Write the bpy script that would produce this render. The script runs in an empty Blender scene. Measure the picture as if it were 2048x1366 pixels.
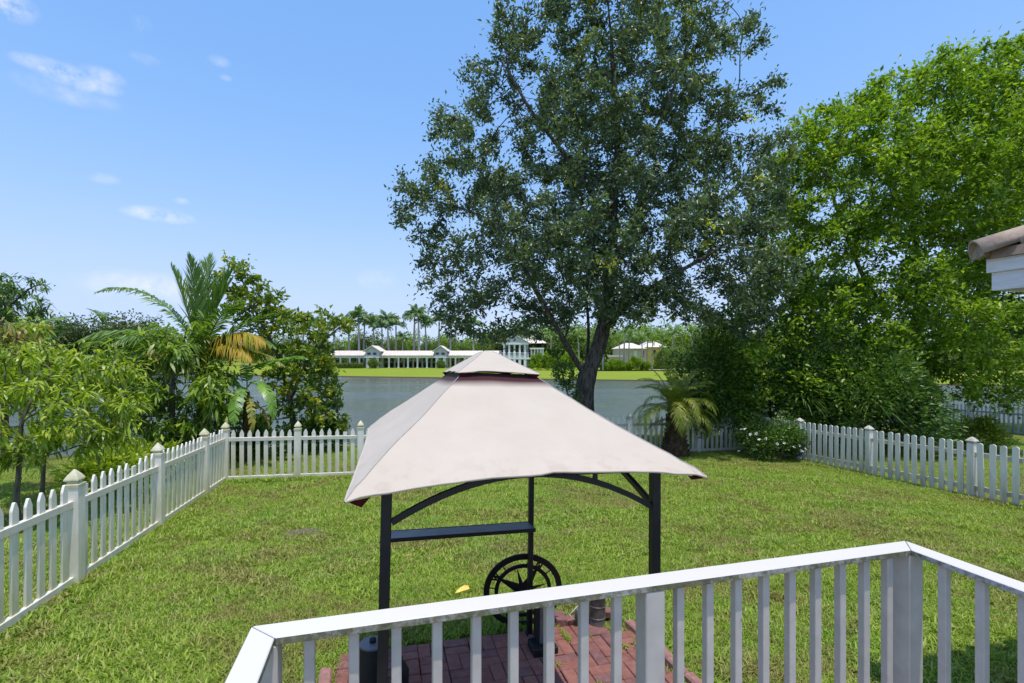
import bpy, bmesh, math, random
import numpy as np
from mathutils import Vector, Matrix, Euler, noise
R = math.radians
random.seed(7)
rng = np.random.default_rng(7)
S = bpy.context.scene
COL = S.collection

# ------------------------------------------------------------------ camera, sky, sun, exposure
CZ = 2.215
cam = bpy.data.cameras.new('camera')
cam.lens = 17.0; cam.sensor_width = 36; cam.shift_y = 0.01416
cam.clip_start = 0.05; cam.clip_end = 3000
co = bpy.data.objects.new('camera', cam); COL.objects.link(co)
co.location = (0, 0, CZ); co.rotation_euler = (R(90), 0, 0)
S.camera = co
SUN_EL, SUN_AZ = R(79), math.atan2(0.55, -0.83)      # azimuth measured from +Y towards +X
sun_dir = Vector((math.sin(SUN_AZ) * math.cos(SUN_EL), math.cos(SUN_AZ) * math.cos(SUN_EL), math.sin(SUN_EL)))
sl = bpy.data.lights.new('sun', 'SUN'); sl.energy = 2.6; sl.angle = R(0.55); sl.color = (1, 0.94, 0.86)
so = bpy.data.objects.new('sun', sl); COL.objects.link(so)
so.rotation_euler = (-sun_dir).to_track_quat('-Z', 'Y').to_euler(); so.location = (8, -8, 30)
world = bpy.data.worlds.new('World'); S.world = world; world.use_nodes = True
wn, wl = world.node_tree.nodes, world.node_tree.links
wn.clear()
w_out = wn.new('ShaderNodeOutputWorld'); w_bg = wn.new('ShaderNodeBackground')
sky = wn.new('ShaderNodeTexSky'); sky.sky_type = 'NISHITA'; sky.sun_disc = False
sky.sun_elevation = SUN_EL; sky.sun_rotation = SUN_AZ
sky.air_density = 1.0; sky.dust_density = 0.6; sky.ozone_density = 1.2
w_bg.inputs['Strength'].default_value = 0.15
w_hs = wn.new('ShaderNodeHueSaturation'); w_hs.inputs['Saturation'].default_value = 1.32; w_hs.inputs['Value'].default_value = 2.5; w_hs.inputs['Hue'].default_value = .512
wl.new(sky.outputs[0], w_hs.inputs['Color'])
w_sep = wn.new('ShaderNodeSeparateColor'); wl.new(w_hs.outputs[0], w_sep.inputs[0])
w_com = wn.new('ShaderNodeCombineColor')
tc = wn.new('ShaderNodeTexCoord')
SKY_LIMIT = (.40 / .15, .51 / .15, .76 / .15)      # photographic shoulder so that the bright horizon keeps its pale blue
def wdir(px, py):
    return Vector(((px - 1024) / 967, 1, (712 - py) / 967)).normalized()
# small wispy clouds: soft ellipses round a few directions, broken up by noise
nz = wn.new('ShaderNodeTexNoise'); nz.inputs['Scale'].default_value = 26; nz.inputs['Detail'].default_value = 6; nz.inputs['Roughness'].default_value = 0.62
wl.new(tc.outputs['Generated'], nz.inputs['Vector'])
acc = None
def wmath(op, a, b=None, c=None, clamp=False):
    n = wn.new('ShaderNodeMath'); n.operation = op; n.use_clamp = clamp
    for i, v in enumerate((a, b, c)):
        if v is None: continue
        if hasattr(v, 'links'): wl.new(v, n.inputs[i])
        else: n.inputs[i].default_value = v
    return n.outputs[0]
for i_, lim in enumerate(SKY_LIMIT):
    e_ = wmath('POWER', math.e, wmath('MULTIPLY', w_sep.outputs[i_], -1 / lim))
    wl.new(wmath('MULTIPLY', wmath('SUBTRACT', 1.0, e_), lim), w_com.inputs[i_])
clouds = [(118, 140, .055, .014, .95), (155, 158, .055, .018, 1.0), (205, 152, .03, .014, .8), (45, 116, .016, .008, .6),
          (318, 430, .055, .014, 1.15), (362, 402, .014, .007, .7), (200, 355, .028, .010, .55), (285, 50, .014, .014, .5), (290, 118, .022, .010, .4),
          (438, 122, .018, .010, .5), (452, 156, .010, .006, .5), (12, 8, .035, .022, 1.2), (300, 575, .11, .030, .9),
          (755, 560, .045, .025, .5), (215, 560, .05, .012, .5), (1440, 668, .12, .035, 1.0), (130, 185, .07, .018, .5),
          (950, 650, .30, .035, .5)]
for px, py, rx, rz, amp in clouds:
    d = wdir(px, py)
    right = Vector((d.y, -d.x, 0)).normalized(); up = right.cross(d)
    sub = wn.new('ShaderNodeVectorMath'); sub.operation = 'SUBTRACT'
    wl.new(tc.outputs['Generated'], sub.inputs[0]); sub.inputs[1].default_value = d
    comps = []
    for ax, r_ in ((right, rx), (up, rz)):
        dt = wn.new('ShaderNodeVectorMath'); dt.operation = 'DOT_PRODUCT'
        wl.new(sub.outputs[0], dt.inputs[0]); dt.inputs[1].default_value = ax / r_
        comps.append(wmath('POWER', wmath('ABSOLUTE', dt.outputs['Value']), 2.0))
    dt = wn.new('ShaderNodeVectorMath'); dt.operation = 'DOT_PRODUCT'
    wl.new(tc.outputs['Generated'], dt.inputs[0]); dt.inputs[1].default_value = d
    front = wmath('GREATER_THAN', dt.outputs['Value'], 0.5)
    e = wmath('MULTIPLY', wmath('SUBTRACT', 1.0, wmath('ADD', comps[0], comps[1]), clamp=True), amp)
    e = wmath('MULTIPLY', e, front)
    acc = e if acc is None else wmath('MAXIMUM', acc, e)
dens = wmath('MULTIPLY', wmath('POWER', acc, 1.4), wmath('MULTIPLY', wmath('SUBTRACT', nz.outputs[0], 0.34), 3.2, clamp=True), clamp=True)
dens = wmath('MULTIPLY', dens, 1.0, clamp=True)
wmix = wn.new('ShaderNodeMixRGB'); wl.new(dens, wmix.inputs[0]); wl.new(w_com.outputs[0], wmix.inputs[1])
wmix.inputs[2].default_value = (3.9, 4.1, 4.5, 1)
wl.new(wmix.outputs[0], w_bg.inputs['Color']); wl.new(w_bg.outputs[0], w_out.inputs['Surface'])
S.view_settings.view_transform = 'Standard'; S.view_settings.look = 'None'
S.view_settings.exposure = 0.62; S.view_settings.gamma = 1; S.view_settings.use_curve_mapping = False
S.cycles.max_bounces = 6; S.cycles.transparent_max_bounces = 4

# ------------------------------------------------------------------ helpers: materials
def node_mat(name):
    m = bpy.data.materials.new(name); m.use_nodes = True
    nt = m.node_tree; nt.nodes.clear()
    out = nt.nodes.new('ShaderNodeOutputMaterial')
    b = nt.nodes.new('ShaderNodeBsdfPrincipled')
    nt.links.new(b.outputs[0], out.inputs['Surface'])
    return m, nt, b, out
def ramp(nt, fac, stops):
    r = nt.nodes.new('ShaderNodeValToRGB')
    els = r.color_ramp.elements
    while len(els) < len(stops): els.new(0.5)
    for e, (p, c) in zip(els, stops):
        e.position = p; e.color = (*c, 1) if len(c) == 3 else c
    nt.links.new(fac, r.inputs[0]); return r.outputs[0]
def tex_noise(nt, scale, coord='Object', detail=4, rough=.55, vec_scale=None):
    n = nt.nodes.new('ShaderNodeTexNoise'); n.inputs['Scale'].default_value = scale
    n.inputs['Detail'].default_value = detail; n.inputs['Roughness'].default_value = rough
    if coord == 'World':
        src = nt.nodes.new('ShaderNodeNewGeometry').outputs['Position']
    else:
        src = nt.nodes.new('ShaderNodeTexCoord').outputs[coord]
    if vec_scale:
        mp = nt.nodes.new('ShaderNodeMapping'); mp.inputs['Scale'].default_value = vec_scale
        nt.links.new(src, mp.inputs[0]); src = mp.outputs[0]
    nt.links.new(src, n.inputs['Vector'])
    return n.outputs[0]
def mixc(nt, fac, a, b, mode='MIX'):
    n = nt.nodes.new('ShaderNodeMixRGB'); n.blend_type = mode
    for i, v in ((0, fac), (1, a), (2, b)):
        if hasattr(v, 'links'): nt.links.new(v, n.inputs[i])
        elif i == 0: n.inputs[0].default_value = v
        else: n.inputs[i].default_value = (*v, 1)
    return n.outputs[0]
def nmath(nt, op, a, b=None, clamp=False):
    n = nt.nodes.new('ShaderNodeMath'); n.operation = op; n.use_clamp = clamp
    for i, v in enumerate((a, b)):
        if v is None: continue
        if hasattr(v, 'links'): nt.links.new(v, n.inputs[i])
        else: n.inputs[i].default_value = v
    return n.outputs[0]
def bump(nt, b, h, strength=.3, dist=.01):
    n = nt.nodes.new('ShaderNodeBump'); n.inputs['Strength'].default_value = strength; n.inputs['Distance'].default_value = dist
    nt.links.new(h, n.inputs['Height']); nt.links.new(n.outputs[0], b.inputs['Normal'])
def simple(name, c1, c2=None, scale=6, rough=.6, bstr=.15, bdist=.004, metal=0, spec=.4, coord='World', vec_scale=None, detail=5):
    m, nt, b, _ = node_mat(name)
    if c2 is None: c2 = tuple(x * .8 for x in c1)
    f = tex_noise(nt, scale, coord, detail, .6, vec_scale)
    nt.links.new(ramp(nt, f, [(.32, c2), (.66, c1)]), b.inputs['Base Color'])
    b.inputs['Roughness'].default_value = rough; b.inputs['Metallic'].default_value = metal
    b.inputs['Specular IOR Level'].default_value = spec
    if bstr: bump(nt, b, tex_noise(nt, scale * 6, coord, 4, .6, vec_scale), bstr, bdist)
    return m
def leaf_mat(name, stops, trans=.3, rough=.45, spec=.35, tcol=None):
    """leaf: colours by the per-leaf attribute 'tone', part of the light shining through"""
    m, nt, b, out = node_mat(name)
    a = nt.nodes.new('ShaderNodeAttribute'); a.attribute_name = 'tone'
    c = ramp(nt, a.outputs['Fac'], stops)
    nt.links.new(c, b.inputs['Base Color'])
    b.inputs['Roughness'].default_value = rough; b.inputs['Specular IOR Level'].default_value = spec
    t = nt.nodes.new('ShaderNodeBsdfTranslucent')
    tc_ = mixc(nt, 1.0, c, tcol or (1.5, 1.7, .6), 'MULTIPLY')
    nt.links.new(tc_, t.inputs['Color'])
    mx = nt.nodes.new('ShaderNodeMixShader'); mx.inputs[0].default_value = trans
    nt.links.new(b.outputs[0], mx.inputs[1]); nt.links.new(t.outputs[0], mx.inputs[2])
    nt.links.new(mx.outputs[0], out.inputs['Surface'])
    return m
def vinyl(name, base=(.80, .80, .785), stain=(.36, .38, .16), amount=.5, low=.55, dirty=(.42, .41, .37)):
    """white fence plastic / paint with algae and dirt: more towards the foot of each piece"""
    m, nt, b, _ = node_mat(name)
    tcn = nt.nodes.new('ShaderNodeTexCoord')
    geo = nt.nodes.new('ShaderNodeNewGeometry')
    info = nt.nodes.new('ShaderNodeObjectInfo')
    sep = nt.nodes.new('ShaderNodeSeparateXYZ'); nt.links.new(tcn.outputs['Object'], sep.inputs[0])
    streak = tex_noise(nt, 9, 'World', 4, .6, (1, 1, .22))
    fine = tex_noise(nt, 40, 'World', 5, .7)
    lowf = nmath(nt, 'SUBTRACT', 1.0, nmath(nt, 'DIVIDE', sep.outputs['Z'], low), clamp=True)
    k = nmath(nt, 'ADD', nmath(nt, 'MULTIPLY', lowf, .55), nmath(nt, 'MULTIPLY', info.outputs['Random'], .18))
    f = nmath(nt, 'MULTIPLY', nmath(nt, 'SUBTRACT', nmath(nt, 'ADD', streak, k), .62), 3.0 * amount, clamp=True)
    c = mixc(nt, f, base, stain)
    g = nmath(nt, 'MULTIPLY', nmath(nt, 'SUBTRACT', fine, .56), 2.4 * amount, clamp=True)
    g = nmath(nt, 'MULTIPLY', g, nmath(nt, 'ADD', lowf, .25))
    c = mixc(nt, g, c, dirty)
    nt.links.new(c, b.inputs['Base Color'])
    b.inputs['Roughness'].default_value = .42; b.inputs['Specular IOR Level'].default_value = .4
    return m

# ------------------------------------------------------------------ helpers: objects and meshes
def link(name, me, mat=None, parent=None):
    o = bpy.data.objects.new(name, me); COL.objects.link(o)
    if mat is not None and me is not None and len(me.materials) == 0: me.materials.append(mat)
    if parent is not None: o.parent = parent
    return o
def tag(o, label=None, cat=None, group=None, kind=None):
    for k, v in (('label', label), ('category', cat), ('group', group), ('kind', kind)):
        if v: o[k] = v
    return o
def thing(name, label, cat, loc=(0, 0, 0), rotz=0, group=None):
    o = bpy.data.objects.new(name, None); COL.objects.link(o)
    o.empty_display_size = .2
    o.location = loc; o.rotation_euler = (0, 0, rotz)
    return tag(o, label, cat, group)
def np_mesh(name, V, F, mat=None, tone=None, smooth=False, extra=None):
    """V (n,3); F a list of (k,m) index arrays"""
    me = bpy.data.meshes.new(name)
    F = [np.asarray(f, dtype=np.int32) for f in F if len(f)]
    me.vertices.add(len(V)); me.vertices.foreach_set('co', np.asarray(V, dtype=np.float32).ravel())
    idx = np.concatenate([f.ravel() for f in F])
    tot = np.concatenate([np.full(len(f), f.shape[1], dtype=np.int32) for f in F])
    st = np.concatenate([[0], np.cumsum(tot)[:-1]]).astype(np.int32)
    me.loops.add(len(idx)); me.loops.foreach_set('vertex_index', idx)
    me.polygons.add(len(tot)); me.polygons.foreach_set('loop_start', st)
    try: me.polygons.foreach_set('loop_total', tot)
    except Exception: pass
    if smooth: me.polygons.foreach_set('use_smooth', np.ones(len(tot), dtype=bool))
    me.update(calc_edges=True)
    if tone is not None:
        a = me.attributes.new('tone', 'FLOAT', 'FACE'); a.data.foreach_set('value', np.asarray(tone, dtype=np.float32))
    if extra is not None:
        a = me.attributes.new('fade', 'FLOAT', 'POINT'); a.data.foreach_set('value', np.asarray(extra, dtype=np.float32))
    if mat: me.materials.append(mat)
    return me
def bm_mesh(name, bm, mat=None, smooth=False, bevel=0):
    if bevel:
        bmesh.ops.bevel(bm, geom=[e for e in bm.edges], offset=bevel, segments=1, affect='EDGES', profile=.5)
    bmesh.ops.recalc_face_normals(bm, faces=bm.faces)
    me = bpy.data.meshes.new(name); bm.to_mesh(me); bm.free()
    if smooth:
        for p in me.polygons: p.use_smooth = True
    if mat: me.materials.append(mat)
    return me
def add_box(bm, c, s, rz=0, rot=None):
    M = Matrix.Translation(c) @ (rot if rot is not None else Matrix.Rotation(rz, 4, 'Z')) @ Matrix.Diagonal((s[0], s[1], s[2], 1))
    bmesh.ops.create_cube(bm, size=1, matrix=M)
def box_mesh(name, s, mat=None, bevel=.003, c=(0, 0, 0)):
    bm = bmesh.new(); add_box(bm, c, s); return bm_mesh(name, bm, mat, bevel=bevel)
def add_prism(bm, pts, axis_vec):
    """extrude a closed outline (list of Vector) along axis_vec"""
    a = [bm.verts.new(p) for p in pts]; b_ = [bm.verts.new(Vector(p) + Vector(axis_vec)) for p in pts]
    bm.faces.new(a); bm.faces.new(b_[::-1])
    n = len(pts)
    for i in range(n): bm.faces.new((a[i], a[(i + 1) % n], b_[(i + 1) % n], b_[i]))
def add_lathe(bm, prof, seg=12, c=(0, 0, 0), sq=False):
    """prof: (radius, z) list; sq -> 4-sided with flat faces towards the axes"""
    seg = 4 if sq else seg
    k = math.sqrt(2) if sq else 1; off = math.pi / 4 if sq else 0
    rings = []
    for r_, z in prof:
        if r_ < 1e-5: rings.append([bm.verts.new((c[0], c[1], c[2] + z))])
        else: rings.append([bm.verts.new((c[0] + k * r_ * math.cos(off + 2 * math.pi * i / seg), c[1] + k * r_ * math.sin(off + 2 * math.pi * i / seg), c[2] + z)) for i in range(seg)])
    for a, b_ in zip(rings[:-1], rings[1:]):
        for i in range(seg):
            j = (i + 1) % seg
            if len(a) == 1 and len(b_) == 1: continue
            if len(a) == 1: bm.faces.new((a[0], b_[j], b_[i]))
            elif len(b_) == 1: bm.faces.new((a[i], a[j], b_[0]))
            else: bm.faces.new((a[i], a[j], b_[j], b_[i]))
    if len(rings[0]) > 1: bm.faces.new(rings[0][::-1])
    if len(rings[-1]) > 1: bm.faces.new(rings[-1])
def tube_np(paths, sides):
    """paths: list of (points (n,3), radii (n)) -> V, F quads"""
    VV, FF, off = [], [], 0
    ang = np.arange(sides) * 2 * math.pi / sides
    for P, r_ in paths:
        P = np.asarray(P, float); r_ = np.asarray(r_, float); n = len(P)
        T = np.gradient(P, axis=0); T /= np.linalg.norm(T, axis=1)[:, None] + 1e-9
        ref = np.array([.31, .17, .93]) if abs(T[0] @ np.array([.31, .17, .93])) < .9 else np.array([1., 0, 0])
        A = np.cross(T, ref); A /= np.linalg.norm(A, axis=1)[:, None] + 1e-9
        B = np.cross(T, A)
        ring = P[:, None, :] + r_[:, None, None] * (A[:, None, :] * np.cos(ang)[None, :, None] + B[:, None, :] * np.sin(ang)[None, :, None])
        VV.append(ring.reshape(-1, 3))
        i = np.arange(n - 1)[:, None] * sides; j = np.arange(sides)[None, :]; jn = (j + 1) % sides
        FF.append(np.stack([i + j, i + jn, i + sides + jn, i + sides + j], -1).reshape(-1, 4) + off)
        off += n * sides
    return np.concatenate(VV), np.concatenate(FF)
def tube_obj(name, paths, sides, mat, parent=None, smooth=True):
    V, F = tube_np(paths, sides)
    return link(name, np_mesh(name, V, [F], mat, smooth=smooth), None, parent)

# yard geometry: everything of the house stands on one square grid, turned 14.7 degrees
YAW = 0.257
OX, OY = -0.191, 2.973
U2 = np.array([math.cos(YAW), math.sin(YAW)]); V2 = np.array([-math.sin(YAW), math.cos(YAW)])
def gz(x, y): return -.037 * y - .014 * max(-60, min(60, x))
def W(lx, ly, h=0.0):
    x = OX + U2[0] * lx + V2[0] * ly; y = OY + U2[1] * lx + V2[1] * ly
    return Vector((x, y, gz(x, y) + h))
def at(px, py, d):
    return np.array([(px - 1024) / 967 * d, d, CZ + (712 - py) / 967 * d])

# ------------------------------------------------------------------ materials
M = {}
M['vinyl'] = vinyl('white_vinyl', (.86, .81, .725), (.50, .47, .24), .46, .9)
M['vinyl_rail'] = vinyl('white_vinyl_rail', (.87, .825, .75), (.46, .44, .30), .30, 5)
M['paint'] = vinyl('white_wood_paint', (.86, .80, .73), (.40, .36, .28), .5, .75, (.30, .28, .25))
M['oldpaint'] = vinyl('weathered_white_wood', (.56, .55, .50), (.26, .25, .20), .6, 1.2, (.2, .19, .16))
M['deckwhite'] = simple('deck_white_paint', (.60, .55, .495), (.51, .465, .415), 14, .45, .06, .002)
def make_rail_mat():
    m, nt, b, _ = node_mat('rail_paint_with_algae')
    geo = nt.nodes.new('ShaderNodeNewGeometry')
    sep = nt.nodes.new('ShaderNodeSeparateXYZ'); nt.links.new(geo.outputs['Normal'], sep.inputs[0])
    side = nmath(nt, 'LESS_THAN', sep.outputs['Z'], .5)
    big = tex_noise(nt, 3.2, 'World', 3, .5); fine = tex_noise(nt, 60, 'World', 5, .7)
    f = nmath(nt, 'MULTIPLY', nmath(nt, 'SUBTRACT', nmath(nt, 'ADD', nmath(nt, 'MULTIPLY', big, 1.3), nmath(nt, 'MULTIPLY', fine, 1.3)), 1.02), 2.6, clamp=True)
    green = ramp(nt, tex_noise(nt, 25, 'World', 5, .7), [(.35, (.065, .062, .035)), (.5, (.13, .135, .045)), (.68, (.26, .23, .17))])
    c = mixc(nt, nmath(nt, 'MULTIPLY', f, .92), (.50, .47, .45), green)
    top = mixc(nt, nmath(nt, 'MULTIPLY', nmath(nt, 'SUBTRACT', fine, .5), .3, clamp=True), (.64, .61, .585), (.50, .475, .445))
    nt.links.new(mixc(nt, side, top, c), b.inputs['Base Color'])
    b.inputs['Roughness'].default_value = .5
    bump(nt, b, tex_noise(nt, 90, 'World', 3), .1, .002)
    return m
M['rail'] = make_rail_mat()
M['black'] = simple('black_powder_coat', (.016, .016, .019), (.009, .009, .010), 20, .42, .08, .001, spec=.45)
M['blackmatte'] = simple('black_plastic', (.012, .012, .013), (.006, .006, .006), 12, .6, .1, .002)
M['shelf'] = simple('dark_grey_shelf_metal', (.15, .148, .165), (.10, .098, .11), 10, .38, .05, .001, spec=.5)
M['maroon'] = simple('maroon_cloth', (.075, .010, .016), (.05, .008, .012), 20, .9, .2, .001, spec=.1)
M['galv'] = simple('stained_grey_metal', (.22, .21, .20), (.07, .068, .064), 9, .5, .2, .003, metal=.45)
M['dirt'] = simple('brown_soil', (.12, .085, .05), (.06, .042, .025), 14, .95, .5, .01, spec=.1)
M['mulch'] = simple('dark_mulch', (.055, .035, .022), (.02, .013, .01), 30, .95, .6, .02, spec=.1)
def canopy_mat():
    m, nt, b, _ = node_mat('faded_canopy_cloth')
    a = nt.nodes.new('ShaderNodeAttribute'); a.attribute_name = 'fade'
    n1 = tex_noise(nt, 5, 'Object', 5, .6); weave = tex_noise(nt, 240, 'Object', 2, .5)
    cl = ramp(nt, n1, [(.3, (.505, .435, .355)), (.7, (.545, .474, .39))])
    cl = mixc(nt, nmath(nt, 'MULTIPLY', nmath(nt, 'SUBTRACT', tex_noise(nt, 42, 'Object', 3, .6), .66), 3, clamp=True), cl, (.47, .43, .40))
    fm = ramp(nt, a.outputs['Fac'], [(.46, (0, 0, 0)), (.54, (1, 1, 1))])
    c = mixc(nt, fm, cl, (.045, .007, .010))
    # worn brown rubs at the corner pockets (attribute value below zero)
    st = nmath(nt, 'MULTIPLY', a.outputs['Fac'], -1.0, clamp=True)
    sn = nmath(nt, 'MULTIPLY', nmath(nt, 'SUBTRACT', tex_noise(nt, 16, 'Object', 4, .6), .50), 9, clamp=True)
    c = mixc(nt, nmath(nt, 'MULTIPLY', nmath(nt, 'MULTIPLY', st, st), sn), c, (.27, .13, .09))
    nt.links.new(c, b.inputs['Base Color']); b.inputs['Roughness'].default_value = .85; b.inputs['Specular IOR Level'].default_value = .15
    b.inputs['Sheen Weight'].default_value = .15
    wv = nmath(nt, 'ADD', weave, nmath(nt, 'MULTIPLY', tex_noise(nt, 2.2, 'Object', 3, .5), 6))
    bump(nt, b, wv, .25, .004)
    return m
M['canopy'] = canopy_mat()
M['seam'] = simple('canopy_seam', (.46, .43, .42), (.38, .35, .34), 30, .9, 0)
def brick_mat(name, c1, c2, c3):
    m, nt, b, _ = node_mat(name)
    info = nt.nodes.new('ShaderNodeObjectInfo')
    c = ramp(nt, info.outputs['Random'], [(0, c1), (.5, c2), (1, c3)])
    n1 = tex_noise(nt, 18, 'World', 6, .7)
    c = mixc(nt, nmath(nt, 'MULTIPLY', nmath(nt, 'SUBTRACT', n1, .45), 1.4, clamp=True), c, (.36, .24, .21))
    n2 = tex_noise(nt, 3.5, 'World', 4, .6)
    c = mixc(nt, nmath(nt, 'MULTIPLY', nmath(nt, 'SUBTRACT', n2, .5), 1.5, clamp=True), c, (.09, .06, .055))
    nt.links.new(c, b.inputs['Base Color']); b.inputs['Roughness'].default_value = .85; b.inputs['Specular IOR Level'].default_value = .2
    bump(nt, b, tex_noise(nt, 70, 'World', 5, .7), .5, .004)
    return m
M['brick'] = brick_mat('red_paver', (.20, .078, .064), (.26, .105, .082), (.17, .078, .078))
def ground_mat():
    m, nt, b, _ = node_mat('lawn_ground')
    n1 = tex_noise(nt, .8, 'World', 6, .65); n2 = tex_noise(nt, 22, 'World', 6, .75)
    c = ramp(nt, n1, [(.3, (.10, .13, .022)), (.55, (.13, .155, .03)), (.75, (.17, .15, .055))])
    c = mixc(nt, nmath(nt, 'MULTIPLY', n2, .5), c, (.05, .045, .02))
    nt.links.new(c, b.inputs['Base Color']); b.inputs['Roughness'].default_value = .95; b.inputs['Specular IOR Level'].default_value = .1
    bump(nt, b, n2, .6, .03)
    return m
M['ground'] = ground_mat()
M['farlawn'] = simple('far_mown_lawn', (.235, .295, .030), (.185, .245, .026), .35, .95, .2, .02, spec=.08, vec_scale=(.35, 2.2, 1))
def grass_blade_mat():
    m, nt, b, out = node_mat('grass_blades')
    a = nt.nodes.new('ShaderNodeAttribute'); a.attribute_name = 'tone'
    green = ramp(nt, a.outputs['Fac'], [(0, (.14, .225, .024)), (.45, (.28, .41, .042)), (.8, (.41, .50, .078)), (.93, (.47, .44, .16)), (1, (.58, .48, .27))])
    dry = ramp(nt, a.outputs['Fac'], [(0, (.16, .13, .045)), (.5, (.31, .255, .09)), (1, (.50, .39, .20))])
    big = tex_noise(nt, .62, 'World', 7, .68)
    fine = tex_noise(nt, 3.4, 'World', 4, .65)
    f = nmath(nt, 'MULTIPLY', nmath(nt, 'SUBTRACT', nmath(nt, 'ADD', big, nmath(nt, 'MULTIPLY', fine, .70)), .82), 6.0, clamp=True)
    c = mixc(nt, nmath(nt, 'MULTIPLY', f, .68), green, dry)
    lush = nmath(nt, 'MULTIPLY', nmath(nt, 'SUBTRACT', tex_noise(nt, 1.15, 'World', 4, .6), .46), 3.2, clamp=True)
    c = mixc(nt, nmath(nt, 'MULTIPLY', lush, .45), c, mixc(nt, 1.0, c, (.60, .98, .8), 'MULTIPLY'))
    nt.links.new(c, b.inputs['Base Color']); b.inputs['Roughness'].default_value = .5; b.inputs['Specular IOR Level'].default_value = .25
    t = nt.nodes.new('ShaderNodeBsdfTranslucent'); nt.links.new(mixc(nt, 1.0, c, (1.3, 1.4, .7), 'MULTIPLY'), t.inputs['Color'])
    mx = nt.nodes.new('ShaderNodeMixShader'); mx.inputs[0].default_value = .28
    nt.links.new(b.outputs[0], mx.inputs[1]); nt.links.new(t.outputs[0], mx.inputs[2]); nt.links.new(mx.outputs[0], out.inputs['Surface'])
    return m
M['blade'] = grass_blade_mat()
def water_mat():
    m, nt, b, _ = node_mat('lake_water')
    b.inputs['Base Color'].default_value = (.075, .09, .052, 1)
    b.inputs['Roughness'].default_value = .11; b.inputs['IOR'].default_value = 1.33; b.inputs['Specular IOR Level'].default_value = .5
    w1 = tex_noise(nt, 1.5, 'World', 6, .7, (.7, 1.5, 1)); w2 = tex_noise(nt, .5, 'World', 3, .5)
    bump(nt, b, nmath(nt, 'ADD', w1, nmath(nt, 'MULTIPLY', w2, .6)), .50, .14)
    wr_ = tex_noise(nt, .11, 'World', 4, .6, (.35, 1.3, 1))
    rr = nt.nodes.new('ShaderNodeMapRange'); rr.inputs[1].default_value = .38; rr.inputs[2].default_value = .62; rr.inputs[3].default_value = .05; rr.inputs[4].default_value = .24
    nt.links.new(wr_, rr.inputs[0]); nt.links.new(rr.outputs[0], b.inputs['Roughness'])
    return m
M['water'] = water_mat()
def bark_mat(name, c1, c2, sc=14, stretch=.25):
    m, nt, b, _ = node_mat(name)
    f = tex_noise(nt, sc, 'World', 7, .7, (1, 1, stretch))
    nt.links.new(ramp(nt, f, [(.38, c2), (.62, c1)]), b.inputs['Base Color'])
    b.inputs['Roughness'].default_value = .92; b.inputs['Specular IOR Level'].default_value = .15
    bump(nt, b, f, 1.0, .035)
    return m
M['bark'] = bark_mat('oak_bark', (.17, .145, .125), (.045, .038, .032), 16)
M['barkgrey'] = bark_mat('grey_bark', (.20, .18, .15), (.08, .07, .055), 18)
M['barkbrown'] = bark_mat('brown_fibre_trunk', (.13, .085, .05), (.04, .025, .016), 12, .6)
M['royaltrunk'] = simple('royal_palm_trunk', (.46, .44, .40), (.30, .285, .25), 3, .8, .1, .01, vec_scale=(1, 1, 3))
M['crownshaft'] = simple('green_crownshaft', (.10, .17, .045), (.07, .12, .03), 2, .4, 0)
M['rachis'] = simple('frond_stem', (.17, .19, .05), (.12, .14, .04), 4, .5, 0)
M['leaf_oak'] = leaf_mat('oak_leaves', [(0, (0.062, 0.097, 0.054)), (0.45, (0.121, 0.173, 0.088)), (0.8, (0.197, 0.254, 0.112)), (0.97, (0.328, 0.365, 0.121)), (1, (0.620, 0.620, 0.097))], .26, .38, .5)
M['leaf_lime'] = leaf_mat('lime_green_leaves', [(0, (0.062, 0.116, 0.016)), (0.35, (0.146, 0.237, 0.022)), (0.75, (0.272, 0.392, 0.031)), (0.96, (0.397, 0.462, 0.054)), (1, (0.471, 0.415, 0.078))], .38, .42, .4)
M['leaf_dark'] = leaf_mat('dark_green_leaves', [(0, (0.037, 0.081, 0.016)), (0.5, (0.081, 0.159, 0.026)), (0.9, (0.159, 0.259, 0.040)), (1, (0.283, 0.350, 0.049))], .25, .4, .4)
M['leaf_mango'] = leaf_mat('mango_leaves', [(0, (.10, .17, .02)), (.3, (.22, .32, .03)), (.65, (.38, .48, .045)), (.9, (.50, .56, .07)), (1, (.55, .46, .10))], .42, .38, .5, (1.25, 1.35, .5))
M['leaf_mangod'] = leaf_mat('deep_green_mango_leaves', [(0, (.07, .13, .015)), (.35, (.15, .24, .022)), (.7, (.27, .37, .032)), (.93, (.40, .47, .05)), (1, (.46, .38, .08))], .36, .38, .45)
M['leaf_flush'] = leaf_mat('young_mango_leaves', [(0, (.13, .17, .025)), (.5, (.24, .24, .04)), (.85, (.34, .25, .07)), (1, (.40, .24, .11))], .30, .4, .4)
M['leaf_mag'] = leaf_mat('yellowing_broad_leaves', [(0, (0.050, 0.106, 0.015)), (0.42, (0.137, 0.212, 0.023)), (0.68, (0.248, 0.323, 0.035)), (0.87, (0.447, 0.447, 0.037)), (1, (0.620, 0.472, 0.037))], .28, .36, .5)
M['leaf_coco'] = leaf_mat('coconut_leaflets', [(0, (0.079, 0.167, 0.032)), (0.5, (0.150, 0.264, 0.050)), (1, (0.264, 0.352, 0.088))], .25, .4, .4)
M['leaf_yel'] = leaf_mat('yellowing_leaflets', [(0, (.22, .24, .02)), (.5, (.44, .34, .03)), (.85, (.50, .30, .05)), (1, (.50, .26, .15))], .25, .5, .3)
M['leaf_date'] = leaf_mat('date_palm_leaflets', [(0, (0.124, 0.179, 0.020)), (0.5, (0.235, 0.304, 0.034)), (0.85, (0.359, 0.372, 0.048)), (1, (0.442, 0.331, 0.083))], .25, .45, .35)
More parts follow.
